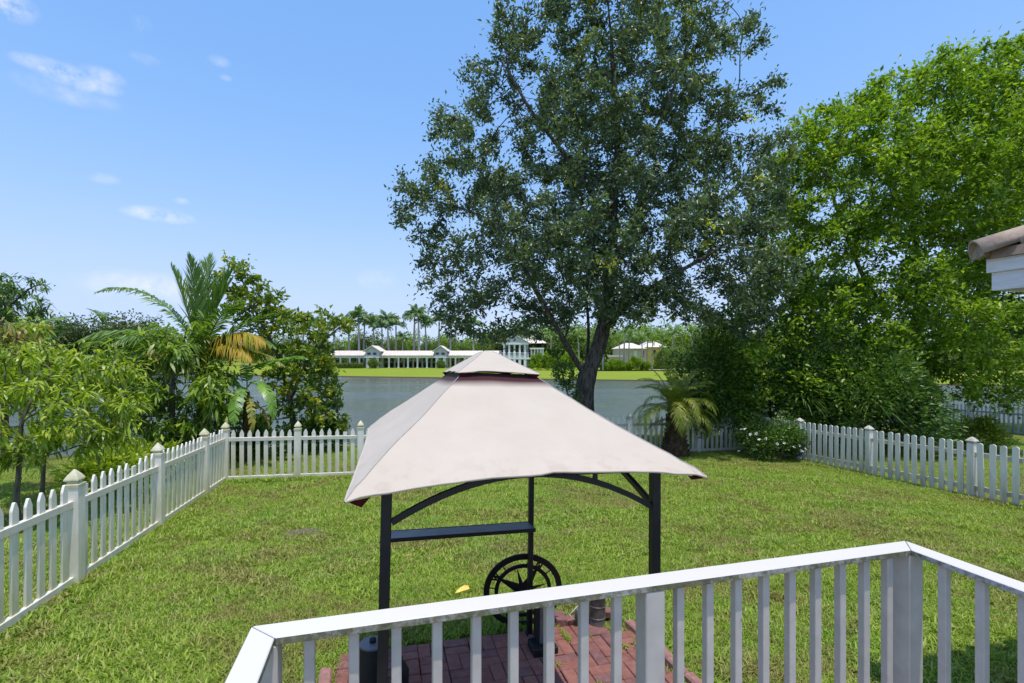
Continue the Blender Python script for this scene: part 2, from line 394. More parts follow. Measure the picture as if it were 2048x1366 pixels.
M['leaf_banana'] = leaf_mat('banana_leaf', [(0, (0.104, 0.221, 0.033)), (0.5, (0.169, 0.325, 0.046)), (1, (0.260, 0.429, 0.058))], .35, .35, .45)
M['leaf_banold'] = leaf_mat('old_banana_leaf', [(0, (.12, .19, .03)), (.5, (.25, .27, .04)), (1, (.42, .33, .07))], .3, .45, .3)
M['leaf_far'] = leaf_mat('distant_tree_leaves', [(0, (0.072, 0.134, 0.036)), (0.5, (0.162, 0.234, 0.058)), (1, (0.288, 0.360, 0.082))], .25, .6, .2)
M['leaf_fardark'] = leaf_mat('distant_dark_leaves', [(0, (0.058, 0.091, 0.033)), (0.5, (0.108, 0.149, 0.050)), (1, (0.182, 0.215, 0.075))], .2, .6, .2)
M['leaf_farlime'] = leaf_mat('distant_lime_leaves', [(0, (0.112, 0.188, 0.019)), (0.5, (0.225, 0.338, 0.027)), (1, (0.350, 0.425, 0.037))], .3, .6, .2)
M['leaf_royal'] = leaf_mat('royal_palm_leaflets', [(0, (0.085, 0.169, 0.066)), (0.5, (0.160, 0.263, 0.094)), (1, (0.263, 0.356, 0.131))], .25, .45, .35)
M['flower'] = simple('white_petals', (.85, .84, .80), (.78, .76, .70), 10, .7, 0)
M['stucco'] = simple('white_stucco', (.80, .80, .78), (.72, .72, .70), .8, .9, .05, .01)
M['stuccogrey'] = simple('pale_grey_stucco', (.52, .54, .56), (.46, .48, .50), .8, .9, 0)
M['tile_far'] = simple('pale_pink_roof_tiles', (.74, .67, .61), (.62, .54, .49), 2.0, .9, .3, .05, vec_scale=(1, .3, 1))
M['tan'] = simple('tan_stucco', (.66, .55, .40), (.58, .49, .36), .8, .9, 0)
M['yellow'] = simple('yellow_stucco', (.80, .58, .16), (.70, .50, .14), .8, .9, 0)
M['glass'] = simple('dark_window_glass', (.04, .045, .05), (.025, .03, .032), 2, .1, 0, spec=.6)
M['pale_path'] = simple('pale_concrete_path', (.55, .50, .45), (.45, .41, .37), .6, .9, 0)
def rooftile_mat():
    m, nt, b, _ = node_mat('mottled_barrel_tile')
    n1 = tex_noise(nt, 5, 'World', 6, .65); n2 = tex_noise(nt, 30, 'World', 5, .7)
    c = ramp(nt, n1, [(.3, (.20, .135, .11)), (.5, (.35, .265, .20)), (.72, (.44, .36, .28))])
    c = mixc(nt, nmath(nt, 'MULTIPLY', nmath(nt, 'SUBTRACT', n2, .5), 2.2, clamp=True), c, (.15, .11, .09))
    nt.links.new(c, b.inputs['Base Color']); b.inputs['Roughness'].default_value = .85; bump(nt, b, n2, .4, .006)
    return m
M['rooftile'] = rooftile_mat()
M['fascia'] = simple('white_fascia_paint', (.74, .73, .76), (.60, .59, .62), 7, .6, .25, .003, vec_scale=(1, 1, 9))
M['soffit'] = simple('cream_soffit', (.62, .58, .42), (.52, .48, .34), 8, .8, .1)
M['deckboard'] = simple('grey_deck_board', (.34, .31, .28), (.20, .18, .16), 6, .8, .2)
M['wire'] = simple('pale_wire', (.70, .68, .62), (.55, .52, .46), 10, .5, 0, metal=.2)
M['scrap'] = simple('yellow_orange_plastic', (.85, .76, .14), (.80, .50, .08), 9, .5, 0)

# ------------------------------------------------------------------ setting: ground sheet, lake
def shore(x): return 16.3 + .37 * np.clip(x, -22, 25)
def farshore(x): return 81.5 - .29 * np.clip(x, -130, 90)
def smooth(t): t = np.clip(t, 0, 1); return t * t * (3 - 2 * t)
WATER = -1.70
xs = np.concatenate([-np.geomspace(900, 28, 22), np.arange(-26, 26.1, 1.0), np.geomspace(28, 900, 22)])
rows = []
near = np.concatenate([np.linspace(-1, 0, 46)])
for t in near: rows.append(('n', t))
for s in (.25, .5, .75, 1.0, 1.25, 1.5, 1.8, 2.2, 3): rows.append(('s', s))
for t in (.3, .7): rows.append(('m', t))
for s in (-2.0, -.6, -.25, -.12, 0, .3, 1, 3, 6, 10, 16, 24, 34, 44): rows.append(('f', s))
for yv in (150, 190, 260, 400, 700, 1400): rows.append(('y', yv))
X = xs; V = np.zeros((len(rows), len(xs), 3))
for i, (k, t) in enumerate(rows):
    sh = shore(X); fs = farshore(X)
    gnd = -.014 * np.clip(X, -60, 60)
    if k == 'n': y = sh + t * (sh + 8.0); z = -.037 * y + gnd
    elif k == 's':
        y = sh + t; z0 = -.037 * y + gnd; z = z0 + (-2.6 - z0) * smooth(t / 2.6)
    elif k == 'm': y = sh + 3 + t * (fs - sh - 5); z = -3.0 + 0 * X
    elif k == 'f':
        y = fs + t
        zt = -1.52 + .58 * smooth(t / 36.)
        z = np.where(t < -.5, -2.8, np.where(t < -.2, -1.85, np.where(t < -.05, -1.72, zt))) + 0 * X
    else: y = t + 0 * X; z = -.94 + 0 * X
    V[i, :, 0] = X; V[i, :, 1] = y; V[i, :, 2] = z
nr, nc = len(rows), len(xs)
ii, jj = np.meshgrid(np.arange(nr - 1), np.arange(nc - 1), indexing='ij')
Fq = np.stack([ii * nc + jj, ii * nc + jj + 1, (ii + 1) * nc + jj + 1, (ii + 1) * nc + jj], -1).reshape(-1, 4)
me = np_mesh('ground', V.reshape(-1, 3), [Fq], M['ground'], smooth=True)
me.materials.append(M['farlawn']); me.materials.append(M['dirt'])
mi = np.zeros((nr - 1, nc - 1), dtype=np.int32)
for i in range(nr - 1):
    k, t = rows[i + 1]
    if k in ('f', 'y') and (k == 'y' or t > .01): mi[i, :] = 1
    elif k == 'f' or k == 'm': mi[i, :] = 2
me.polygons.foreach_set('material_index', mi.ravel())
tag(link('ground', me), kind='structure')
wy = [8 * 1.0, 30, 60, 130]
Vw = np.array([[-900, 2, WATER], [900, 2, WATER], [900, 125, WATER], [-900, 125, WATER]], float)
tag(link('lake_water', np_mesh('lake_water', Vw, [np.array([[0, 1, 2, 3]])], M['water'])), kind='structure')

# grass: patches of real blades laid over the lawn by geometry nodes
def blade_patch(seed, n=8200, size=1.12):
    g = np.random.default_rng(seed)
    p = np.zeros((n, 3)); p[:, :2] = (g.random((n, 2)) - .5) * size
    az = g.random(n) * 2 * math.pi; L = .026 + .034 * g.random(n); wd = .0020 + .0026 * g.random(n)
    lean = .55 + 1.0 * g.random(n)
    d = np.stack([np.cos(az), np.sin(az), 0 * az], 1); s = np.stack([-np.sin(az), np.cos(az), 0 * az], 1)
    up = np.array([0, 0, 1.])
    mid = p + (d * np.sin(lean * .5)[:, None] + up * np.cos(lean * .5)[:, None]) * (L * .55)[:, None]
    tip = mid + (d * np.sin(lean * 1.25)[:, None] + up * np.cos(lean * 1.25)[:, None]) * (L * .6)[:, None]
    Vb = np.concatenate([p - s * wd[:, None], p + s * wd[:, None], mid + s * wd[:, None], mid - s * wd[:, None], tip])
    a = np.arange(n)
    q = np.stack([a, a + n, a + 2 * n, a + 3 * n], 1); t = np.stack([a + 3 * n, a + 2 * n, a + 4 * n], 1)
    tone = g.random(n) ** 1.15
    return np_mesh('blade_patch', Vb, [q, t], M['blade'], tone=np.concatenate([tone, tone]))
def gn_instancer(name, pts, rots, scales, proto_me, mat):
    me = bpy.data.meshes.new(name); me.vertices.add(len(pts)); me.vertices.foreach_set('co', np.asarray(pts, np.float32).ravel())
    a = me.attributes.new('rot', 'FLOAT_VECTOR', 'POINT'); a.data.foreach_set('vector', np.asarray(rots, np.float32).ravel())
    a = me.attributes.new('scl', 'FLOAT', 'POINT'); a.data.foreach_set('value', np.asarray(scales, np.float32))
    me.materials.append(mat)
    o = link(name, me)
    proto = bpy.data.objects.new(name + '_source', proto_me)
    ng = bpy.data.node_groups.new(name, 'GeometryNodeTree')
    ng.interface.new_socket('Geometry', in_out='INPUT', socket_type='NodeSocketGeometry')
    ng.interface.new_socket('Geometry', in_out='OUTPUT', socket_type='NodeSocketGeometry')
    gi = ng.nodes.new('NodeGroupInput'); go = ng.nodes.new('NodeGroupOutput')
    iop = ng.nodes.new('GeometryNodeInstanceOnPoints'); oi = ng.nodes.new('GeometryNodeObjectInfo')
    oi.inputs['Object'].default_value = proto
    na = ng.nodes.new('GeometryNodeInputNamedAttribute'); na.data_type = 'FLOAT_VECTOR'; na.inputs['Name'].default_value = 'rot'
    nb = ng.nodes.new('GeometryNodeInputNamedAttribute'); nb.data_type = 'FLOAT'; nb.inputs['Name'].default_value = 'scl'
    e2r = ng.nodes.new('FunctionNodeEulerToRotation')
    ng.links.new(gi.outputs[0], iop.inputs['Points']); ng.links.new(oi.outputs['Geometry'], iop.inputs['Instance'])
    ng.links.new(na.outputs[0], e2r.inputs[0]); ng.links.new(e2r.outputs[0], iop.inputs['Rotation'])
    ng.links.new(nb.outputs[0], iop.inputs['Scale']); ng.links.new(iop.outputs[0], go.inputs[0])
    md = o.modifiers.new('scatter', 'NODES'); md.node_group = ng
    return o
def patch_rot(g):
    nrm = Vector((.014, .037, 1)).normalized()
    q = Vector((0, 0, 1)).rotation_difference(nrm)
    e = (q.to_matrix() @ Matrix.Rotation(g.random() * 2 * math.pi, 3, 'Z')).to_euler()
    return (e.x, e.y, e.z)
PATIO = (-.92, 1.40, -1.36, 1.04)
sets = {0: [], 1: [], 2: []}
for lx in np.arange(-9, 30, .98):
    for ly in np.arange(-3, 22, .98):
        # keep the brick patio clear: those cells are filled more finely below
        jx, jy = lx + random.uniform(-.05, .05), ly + random.uniform(-.05, .05)
        p = W(jx, jy)
        if p.y > shore(p.x) - .2 or p.y < 1.2: continue
        if abs(p.x) / p.y > 1.35: continue
        if p.x > 14 and p.y < 9: continue
        if PATIO[0] - .56 < jx < PATIO[1] + .62 and PATIO[2] - .56 < jy < PATIO[3] + .56: continue
        sets[random.randrange(3)].append((p, patch_rot(random), random.uniform(.95, 1.1)))
for k in range(3):
    tag(gn_instancer('lawn_grass', [tuple(a[0]) for a in sets[k]], [a[1] for a in sets[k]], [a[2] for a in sets[k]], blade_patch(50 + k), M['blade']),
        'short coarse green lawn grass with dry yellow patches', 'grass', kind='stuff')
tuft = blade_patch(77, 380, .22)
tp = []
for i in range(4200):
    lx, ly = random.uniform(PATIO[0] - 1.15, PATIO[1] + 1.25), random.uniform(PATIO[2] - 1.1, PATIO[3] + 1.15)
    jag = .05 * math.sin(lx * 17) + .03 * math.sin(ly * 23)
    if PATIO[0] - .10 + jag < lx < PATIO[1] + .10 + jag and PATIO[2] - .08 < ly < PATIO[3] + .10 + .05 * lx + jag: continue
    p = W(lx, ly)
    tp.append((p, patch_rot(random), random.uniform(.8, 1.25)))
for i in range(900):   # shaggy unevenness through the near lawn
    lx, ly = random.uniform(-5, 9), random.uniform(-1.5, 7.5)
    if PATIO[0] - .2 < lx < PATIO[1] + .2 and ly < PATIO[3] + .2: continue
    tp.append((W(lx, ly, -.004), patch_rot(random), random.uniform(1.2, 1.9)))
for i in range(620):   # longer grass left standing along the fences
    k_ = i % 3
    if k_ == 0: lx, ly = -3.62 + random.gauss(.03, .06), random.uniform(-1, 7.8)
    elif k_ == 1: lx, ly = 10.13 + random.gauss(-.04, .08), random.uniform(-.5, 8.8)
    else: lx, ly = random.uniform(-3.6, .4), 7.76 + random.gauss(-.03, .06)
    tp.append((W(lx, ly, -.004), patch_rot(random), random.uniform(1.3, 2.3) * (.5 + .5 * random.random())))
tag(gn_instancer('lawn_grass', [tuple(a[0]) for a in tp], [a[1] for a in tp], [a[2] for a in tp], tuft, M['blade']),
    'shaggy grass growing round the edge of the brick patio', 'grass', kind='stuff')

# ------------------------------------------------------------------ vegetation generators
def grow(attr, skel, step=.3, kill=.4, iters=140, jitter=.08, seed=1):
    """space colonisation: skel = list of polylines [(points, index of line it starts from)] already joined"""
    g = np.random.default_rng(seed)
    P = [np.array(p, float) for p, _ in skel]; par = [q for _, q in skel]
    A = np.array(attr, float)
    Pn = np.array(P)
    D = np.linalg.norm(A[:, None] - Pn[None], axis=2); near = D.argmin(1); nd = D.min(1)
    alive = nd > kill
    for it in range(iters):
        if not alive.any(): break
        ids, inv = np.unique(near[alive], return_inverse=True)
        dirs = np.zeros((len(ids), 3)); v = A[alive] - Pn[near[alive]]; v /= np.linalg.norm(v, axis=1)[:, None] + 1e-9
        np.add.at(dirs, inv, v)
        dirs += g.normal(0, jitter * 2, dirs.shape); dirs /= np.linalg.norm(dirs, axis=1)[:, None] + 1e-9
        new = Pn[ids] + dirs * step
        base = len(Pn); Pn = np.concatenate([Pn, new]); par += list(ids)
        D = np.linalg.norm(A[:, None] - new[None], axis=2); m = D.min(1); am = D.argmin(1)
        up = m < nd; nd = np.where(up, m, nd); near = np.where(up, base + am, near)
        alive = alive & (nd > kill)
    par = np.array(par)
    cnt = np.zeros(len(Pn)); kids = [[] for _ in range(len(Pn))]
    for i in range(len(Pn) - 1, 0, -1):
        if par[i] >= 0: kids[par[i]].append(i)
    order = list(range(len(Pn)))
    for i in reversed(order):
        cnt[i] += 1 if not kids[i] else 0
        if par[i] >= 0: cnt[par[i]] += cnt[i]
    return Pn, par, kids, cnt
def chains(Pn, par, kids, cnt, R0, rt=.006, expo=2.0, smooth_it=2):
    N = cnt[0]
    rad = rt + (R0 - rt) * ((cnt - 1) / max(1, N - 1)).clip(0) ** (1 / expo)
    Q = Pn.copy()
    for _ in range(smooth_it):
        Q2 = Q.copy()
        for i in range(1, len(Q)):
            if kids[i] and par[i] >= 0:
                k = max(kids[i], key=lambda c: cnt[c]); Q2[i] = .5 * Q[i] + .25 * Q[par[i]] + .25 * Q[k]
        Q = Q2
    out = []; stack = [(0, -1)]
    while stack:
        i, p = stack.pop(); ch = [p, i] if p >= 0 else [i]
        while kids[i]:
            k = max(kids[i], key=lambda c: cnt[c])
            for o in kids[i]:
                if o != k: stack.append((o, i))
            ch.append(k); i = k
        if len(ch) > 1:
            r_ = rad[ch].copy()
            if p >= 0: r_[0] = r_[1]
            out.append((Q[ch], r_))
    return out, Q, rad
def leaf_cloud(name, pos, dr, L, wd, mat, tone, fold=.12, long=False, droop=.2, up_bias=.6, g=rng):
    n = len(pos)
    dr = dr / (np.linalg.norm(dr, axis=1)[:, None] + 1e-9)
    rv = g.normal(0, 1, (n, 3)) * (1 - up_bias) + np.array([0, 0, 1.]) * up_bias
    s = np.cross(dr, rv); s /= np.linalg.norm(s, axis=1)[:, None] + 1e-9
    nn = np.cross(s, dr)
    L = np.broadcast_to(L, n)[:, None]; wd = np.broadcast_to(wd, n)[:, None]
    a = np.arange(n)
    if not long:
        m_ = pos + dr * L * .45
        Vv = np.concatenate([pos, m_ + s * wd * .5 + nn * L * fold, pos + dr * L - nn * L * droop * .5, m_ - s * wd * .5 + nn * L * fold])
        F = np.concatenate([np.stack([a, a + n, a + 2 * n], 1), np.stack([a, a + 2 * n, a + 3 * n], 1)])
        return np_mesh(name, Vv, [F], mat, tone=np.concatenate([tone, tone]))
    dz = np.array([0, 0, -1.])
    m1 = pos + dr * L * .3 + dz * L * droop * .12; m2 = pos + dr * L * .68 + dz * L * droop * .5; tip = pos + dr * L * .96 + dz * L * droop * 1.1
    Vv = np.concatenate([pos, m1 + s * wd * .45, m1 - s * wd * .45, m2 + s * wd * .38, m2 - s * wd * .38, tip])
    q = np.stack([a + 2 * n, a + n, a + 3 * n, a + 4 * n], 1)
    t = np.concatenate([np.stack([a, a + n, a + 2 * n], 1), np.stack([a + 4 * n, a + 3 * n, a + 5 * n], 1)])
    return np_mesh(name, Vv, [q, t], mat, tone=np.concatenate([tone, tone, tone]), smooth=True)
def lobes_sample(lobes, n, shell=.35, seed=3, clump=.0, nclump=0):
    g = np.random.default_rng(seed); out = []
    vol = np.array([l[3] * l[4] * l[5] for l in lobes]) ** .8; vol /= vol.sum()
    for l, w in zip(lobes, vol):
        k = max(3, int(n * w)); c = np.array(l[:3])
        v = g.normal(0, 1, (k, 3)); v /= np.linalg.norm(v, axis=1)[:, None]
        r_ = g.random(k) ** shell
        out.append(c + v * r_[:, None] * np.array(l[3:6]))
    A = np.concatenate(out)
    if nclump:
        C = A[g.choice(len(A), nclump, replace=False)]
        k = np.linalg.norm(A[:, None] - C[None], axis=2).argmin(1)
        A = A * (1 - clump) + C[k] * clump
    return A
def tip_leaves(Pn, par, kids, cnt, per, spread, maxcnt=2, seed=5, gravity=0.0):
    g = np.random.default_rng(seed)
    idx = np.where((cnt <= maxcnt) & (par >= 0))[0]
    d = Pn[idx] - Pn[par[idx]]; d /= np.linalg.norm(d, axis=1)[:, None] + 1e-9
    ri = np.repeat(np.arange(len(idx)), per)
    k = len(ri); along = g.random(k)[:, None]
    seg = Pn[idx][ri] - Pn[par[idx]][ri]
    pos = Pn[idx][ri] - seg * along + g.normal(0, 1, (k, 3)) * spread * g.random((k, 1))
    dr = d[ri] * .7 + g.normal(0, .75, (k, 3)); dr[:, 2] -= gravity
    return pos, dr, ri
def lm(px, py, d, rx, ry, rd):
    """lobe from photo position and radii in photo pixels"""
    p = at(px, py, d); k = d / 967
    return (*p, rx * k, rd, ry * k)
def skel_line(pts, parent_map=None):
    return pts
def make_tree(name, label, cat, base, trunk_lines, lobes, n_attr, R0, bark, leafm, per, L, wd, spread, step=.3, kill=.38, seed=1, maxcnt=2, shell=.4, clump=.25, nclump=60,
              long=False, droop=.2, gravity=0., tone_pow=1.0, thick=.035, group=None, up_bias=.6, tonefn=None, fold=.12, expo=2.0, flush=None):
    base = Vector(base); root = thing(name, label, cat, base, 0, group)
    b = np.array(base)
    sk = []; names = {}
    for li, (pts, start) in enumerate(trunk_lines):
        prev = -1 if start is None else names[start]
        for pi, p in enumerate(pts):
            p = np.array(p, float)
            if prev >= 0:
                q = sk[prev][0]; dist = np.linalg.norm(p - q); m = max(1, int(dist / step))
                for t in range(1, m + 1):
                    sk.append((q + (p - q) * t / m + (rng.normal(0, .02, 3) if t < m else 0), prev)); prev = len(sk) - 1
            else: sk.append((p, -1)); prev = 0
            names[(li, pi)] = prev
    A = lobes_sample(lobes, n_attr, shell, seed, clump, nclump)
    Pn, par, kids, cnt = grow(A, sk, step, kill, seed=seed)
    ch, Q, rad = chains(Pn, par, kids, cnt, R0, expo=expo)
    big = [c for c in ch if c[1].max() > thick]; small = [c for c in ch if c[1].max() <= thick]
    def rel(cs): return [(c[0] - b, c[1]) for c in cs]
    if big:
        c0 = big[0]; r0 = c0[1].copy(); r0[:3] *= np.array([1.45, 1.15, 1.03])[:len(r0[:3])]; big[0] = (c0[0], r0)
        tube_obj('trunk', rel(big), 10, bark, root)
    if small: tag(tube_obj('twigs', rel(small), 3, bark, root, False), kind='stuff')
    pos, dr, ri = tip_leaves(Q, par, kids, cnt, per, spread, maxcnt, seed + 9, gravity)
    g = np.random.default_rng(seed + 2); n = len(pos)
    clus = g.random(ri.max() + 1)
    tone = (.55 * g.random(n) + .45 * clus[ri]) ** tone_pow
    if tonefn is not None: tone = tonefn(pos, tone, clus[ri], g)
    k = .7 + .6 * g.random(n)
    if flush is not None:
        fm, frac = flush; sel = clus[ri] > 1 - frac
        me2 = leaf_cloud('young_leaves', pos[sel] - b, dr[sel] * .6 + np.array([0, 0, -.5]), L * k[sel], wd * k[sel], fm, g.random(sel.sum()), fold, long, droop * 1.6, up_bias, g)
        tag(link('young_leaves', me2, None, root), 'drooping yellow-brown young leaves', kind='stuff')
        pos, dr, k, tone = pos[~sel], dr[~sel], k[~sel], tone[~sel]
    me = leaf_cloud('crown', pos - b, dr, L * k, wd * k, leafm, tone.clip(0, 1), fold, long, droop, up_bias, g)
    tag(link('crown', me, None, root), kind='stuff')
    return root

# ------------------------------------------------------------------ the big oak behind the gazebo
D0 = 14.6
ob = at(1174, 800, D0); ob[2] = gz(ob[0], ob[1]) - .1
T = lambda px, py, dd=0: at(px, py, D0 + dd)
oak_lines = [
    ([ob, T(1171, 830), T(1168, 790), T(1170, 752)], None),
    ([T(1192, 715), T(1205, 670), T(1213, 620, .1), T(1222, 540, .2), T(1228, 450, .2), T(1232, 350, 0), T(1236, 240, -.1), T(1225, 120, -.2)], (0, 3)),
    ([T(1150, 720, -.1), T(1128, 680, -.3), T(1105, 640, -.5), T(1075, 585, -.8), T(1040, 520, -1), T(985, 440, -1.1)], (0, 3)),
    ([T(1140, 650, .4), T(1142, 600, .8), T(1120, 540, 1.2), T(1100, 440, 1.5)], (2, 1)),
    ([T(1178, 690, .5), T(1177, 650, .9), T(1172, 600, 1.3), T(1180, 480, 1.8), T(1150, 330, 2.0)], (0, 3)),
    ([T(1228, 640, -.4), T(1255, 605, -.8), T(1310, 570, -1.2), T(1400, 520, -1.4), T(1480, 470, -1.2)], (1, 1)),
    ([T(1270, 430, .8), T(1330, 350, 1.2), T(1410, 270, 1.3), T(1480, 180, 1.2)], (1, 3)),
    ([T(1180, 380, -.8), T(1120, 300, -1.2), T(1060, 220, -1.3), T(1010, 130, -1.3)], (1, 4)),
    ([T(1290, 300, -.6), T(1330, 220, -1), T(1370, 120, -1.2)], (1, 5)),
]
oak_lobes = [lm(1180, 470, D0, 290, 180, 3.9), lm(1200, 260, D0, 270, 190, 3.6), lm(1240, 90, D0, 240, 170, 3.2), lm(1250, -60, D0, 200, 130, 2.6),
             lm(880, 400, D0, 110, 90, 1.8), lm(820, 375, D0 - .2, 60, 45, 1.1), lm(880, 540, D0, 60, 80, 1.5), lm(960, 600, D0 - .3, 90, 75, 1.8), lm(910, 655, D0 - .3, 45, 35, .9), lm(1000, 665, D0 - .5, 60, 30, 1.0),
             lm(900, 250, D0, 55, 70, 1.2), lm(1010, 60, D0, 50, 80, 1.1), lm(990, 180, D0, 50, 60, 1.0), lm(1110, 20, D0, 40, 60, .9),
             lm(1500, 60, D0, 50, 60, 1.0), lm(1530, 190, D0, 50, 50, 1.0), lm(1510, 330, D0, 90, 80, 1.8), lm(1450, 450, D0 - .6, 120, 90, 2.2), lm(1440, 560, D0 - .8, 120, 70, 2.0),
             lm(1290, 600, D0 - 1, 120, 50, 1.7), lm(1500, 640, D0 - .6, 70, 60, 1.4), lm(1080, 640, D0 + .6, 70, 45, 1.3), lm(1130, 560, D0 - 1.5, 120, 50, 1.2),
             lm(1565, 250, D0, 30, 60, .8), lm(1170, 500, D0 - 2.2, 200, 80, 1.5),
             lm(960, 670, D0 - .6, 70, 28, .9), lm(1060, 675, D0 - .8, 50, 28, .8), lm(890, 600, D0, 50, 50, 1.0), lm(1240, 640, D0 - 1.6, 90, 32, 1.0), lm(1370, 620, D0 - 1.2, 110, 55, 1.4), lm(1520, 560, D0 - 1.2, 90, 90, 1.6), lm(1160, 620, D0 - 1.8, 80, 30, 1.0),
             lm(940, 180, D0, 60, 70, 1.2), lm(960, 330, D0, 110, 110, 2.2), lm(830, 440, D0, 60, 60, 1.2), lm(1420, 300, D0, 120, 120, 2.2), lm(1000, 480, D0 - 1, 120, 100, 1.6), lm(1380, 430, D0 - 1.2, 120, 110, 1.6), lm(1500, 440, D0, 80, 70, 1.6)]
def oak_tone(pos, tone, cl, g):
    t = tone * .93
    return np.where((cl > .978) & (g.random(len(t)) > .25), 1.0, t)
make_tree('oak_tree', 'tall dark green oak standing behind the white gazebo canopy by the lake', 'tree', ob, oak_lines, oak_lobes, 8200, .285, M['bark'], M['leaf_oak'],
          40, .14, .060, .20, step=.27, kill=.33, seed=11, maxcnt=2, shell=.5, clump=.32, nclump=480, tonefn=oak_tone, thick=.045, up_bias=.35, expo=1.35)

# small shrub with thin stems left of the oak trunk
D1 = 13.9
sb = at(1140, 830, D1); sb[2] = gz(sb[0], sb[1])
make_tree('thin_shrub', 'thin dark shrub with sparse twigs just left of the oak trunk', 'shrub', sb, [([sb, at(1138, 800, D1), at(1130, 770, D1)], None)],
          [lm(1130, 745, D1, 32, 45, .5), lm(1110, 715, D1, 22, 22, .3), lm(1148, 790, D1, 14, 30, .3)], 170, .03, M['barkgrey'], M['leaf_dark'], 16, .085, .05, .09, step=.12, kill=.14, seed=21, thick=.02, nclump=20)

# ------------------------------------------------------------------ right-hand trees
D2 = 15.6
gb = at(1838, 838, D2 + 1.2); gb[2] = gz(gb[0], gb[1])
G = lambda px, py, dd=0: at(px, py, D2 + dd)
gl = [([gb, G(1835, 790, 1), G(1830, 730, .8)], None),
      ([G(1780, 640, .4), G(1720, 540, -.2), G(1680, 430, -.6), G(1650, 350, -.8)], (0, 2)),
      ([G(1840, 620, 1), G(1830, 480, 1), G(1815, 340, 1), G(1800, 220, 1)], (0, 2)),
      ([G(1920, 640, 1), G(1980, 540, 1), G(2040, 400, 1.2), G(2060, 250, 1.4)], (0, 2)),
      ([G(1740, 700, -.5), G(1640, 640, -1), G(1560, 580, -1)], (0, 2)),
      ([G(1900, 700, -.8), G(1960, 660, -1.6)], (0, 2))]
g_lobes = [lm(1690, 350, D2, 150, 150, 2.6), lm(1640, 300, D2, 90, 75, 1.5), lm(1840, 250, D2 + 1, 150, 130, 2.8), lm(1960, 170, D2 + 1, 100, 75, 2.0), lm(2030, 230, D2 + 1.2, 140, 150, 2.6), lm(1770, 190, D2, 70, 45, 1.2),
           lm(1585, 350, D2, 45, 55, 1.1), lm(1600, 500, D2 - .5, 75, 110, 1.8), lm(1560, 640, D2 - .8, 75, 90, 1.5), lm(1720, 480, D2 - 1.0, 90, 60, 1.2), lm(1850, 420, D2, 130, 90, 2.2), lm(2000, 420, D2, 110, 110, 2.2),
           lm(1700, 700, D2 - 1, 130, 75, 1.6), lm(1850, 680, D2 - .5, 120, 90, 1.6), lm(1960, 720, D2 - .6, 110, 70, 1.6), lm(1900, 560, D2 + .5, 130, 70, 1.8), lm(1480, 720, D2 - 1.2, 70, 75, 1.2), lm(1440, 640, D2 - .4, 55, 50, 1.0),
           lm(1620, 760, D2 - 1.5, 110, 50, 1.2), lm(1740, 790, D2 - .8, 90, 35, 1.1), lm(1880, 780, D2 - 1.0, 110, 40, 1.3), lm(2000, 790, D2 - .8, 90, 40, 1.2), lm(1950, 640, D2 - 1.5, 110, 50, 1.3), lm(1500, 800, D2 - 1.4, 60, 40, .9), lm(1400, 720, D2 + .6, 45, 60, .8),
           lm(1760, 330, D2 - 1.0, 130, 100, 1.5), lm(1930, 330, D2 - 1.0, 140, 100, 1.6), lm(1660, 440, D2 - 1.2, 100, 80, 1.2), lm(1800, 560, D2 - 1.2, 120, 80, 1.3), lm(1540, 480, D2 - .6, 60, 90, 1.2), lm(1900, 120, D2 + .8, 70, 35, 1.2), lm(2030, 520, D2 - .5, 80, 80, 1.4), lm(1640, 610, D2 - 1.2, 90, 70, 1.2), lm(1630, 265, D2, 80, 50, 1.4), lm(1560, 330, D2 - .2, 62, 62, 1.2), lm(1715, 215, D2 + .2, 80, 40, 1.4), lm(1560, 430, D2 - .2, 50, 70, 1.1)]
make_tree('lime_green_tree', 'large bright lime green spreading tree behind the right-hand picket fence', 'tree', gb, gl, g_lobes, 9500, .20, M['barkgrey'], M['leaf_lime'],
          44, .155, .076, .24, step=.30, kill=.35, seed=31, shell=.36, clump=.30, nclump=460, thick=.05, up_bias=.72, fold=.06, expo=1.4)
# second tree further right and behind
D3 = 21.0
hb = at(2130, 800, D3); hb[2] = gz(hb[0], hb[1])
make_tree('broad_tree', 'darker broad tree at the right edge behind the bright lime green one', 'tree', hb, [([hb, at(2120, 700, D3), at(2110, 600, D3), at(2090, 480, D3)], None)],
          [lm(2060, 420, D3, 200, 220, 3.5), lm(2180, 300, D3, 160, 200, 3.5), lm(1950, 600, D3, 130, 110, 2.8), lm(2100, 660, D3, 150, 80, 2.6)], 1700, .34, M['bark'], M['leaf_dark'],
          40, .24, .12, .36, step=.45, kill=.5, seed=41, thick=.07, clump=.3, nclump=120)
D4 = 19.0
hb = at(1600, 790, D4); hb[2] = gz(hb[0], hb[1])
make_tree('dark_understorey_tree', 'dark bushy tree filling the gap low between the oak and the lime green tree', 'tree', hb, [([hb, at(1600, 740, D4), at(1590, 680, D4)], None)],
          [lm(1540, 690, D4, 110, 85, 2.0), lm(1660, 700, D4, 100, 80, 2.0), lm(1760, 740, D4, 90, 60, 1.8), lm(1590, 590, D4, 110, 70, 1.8), lm(1700, 600, D4 + 1, 80, 60, 1.8)], 900, .16, M['bark'], M['leaf_dark'],
          46, .19, .09, .30, step=.36, kill=.42, seed=43, thick=.05, clump=.3, nclump=80)

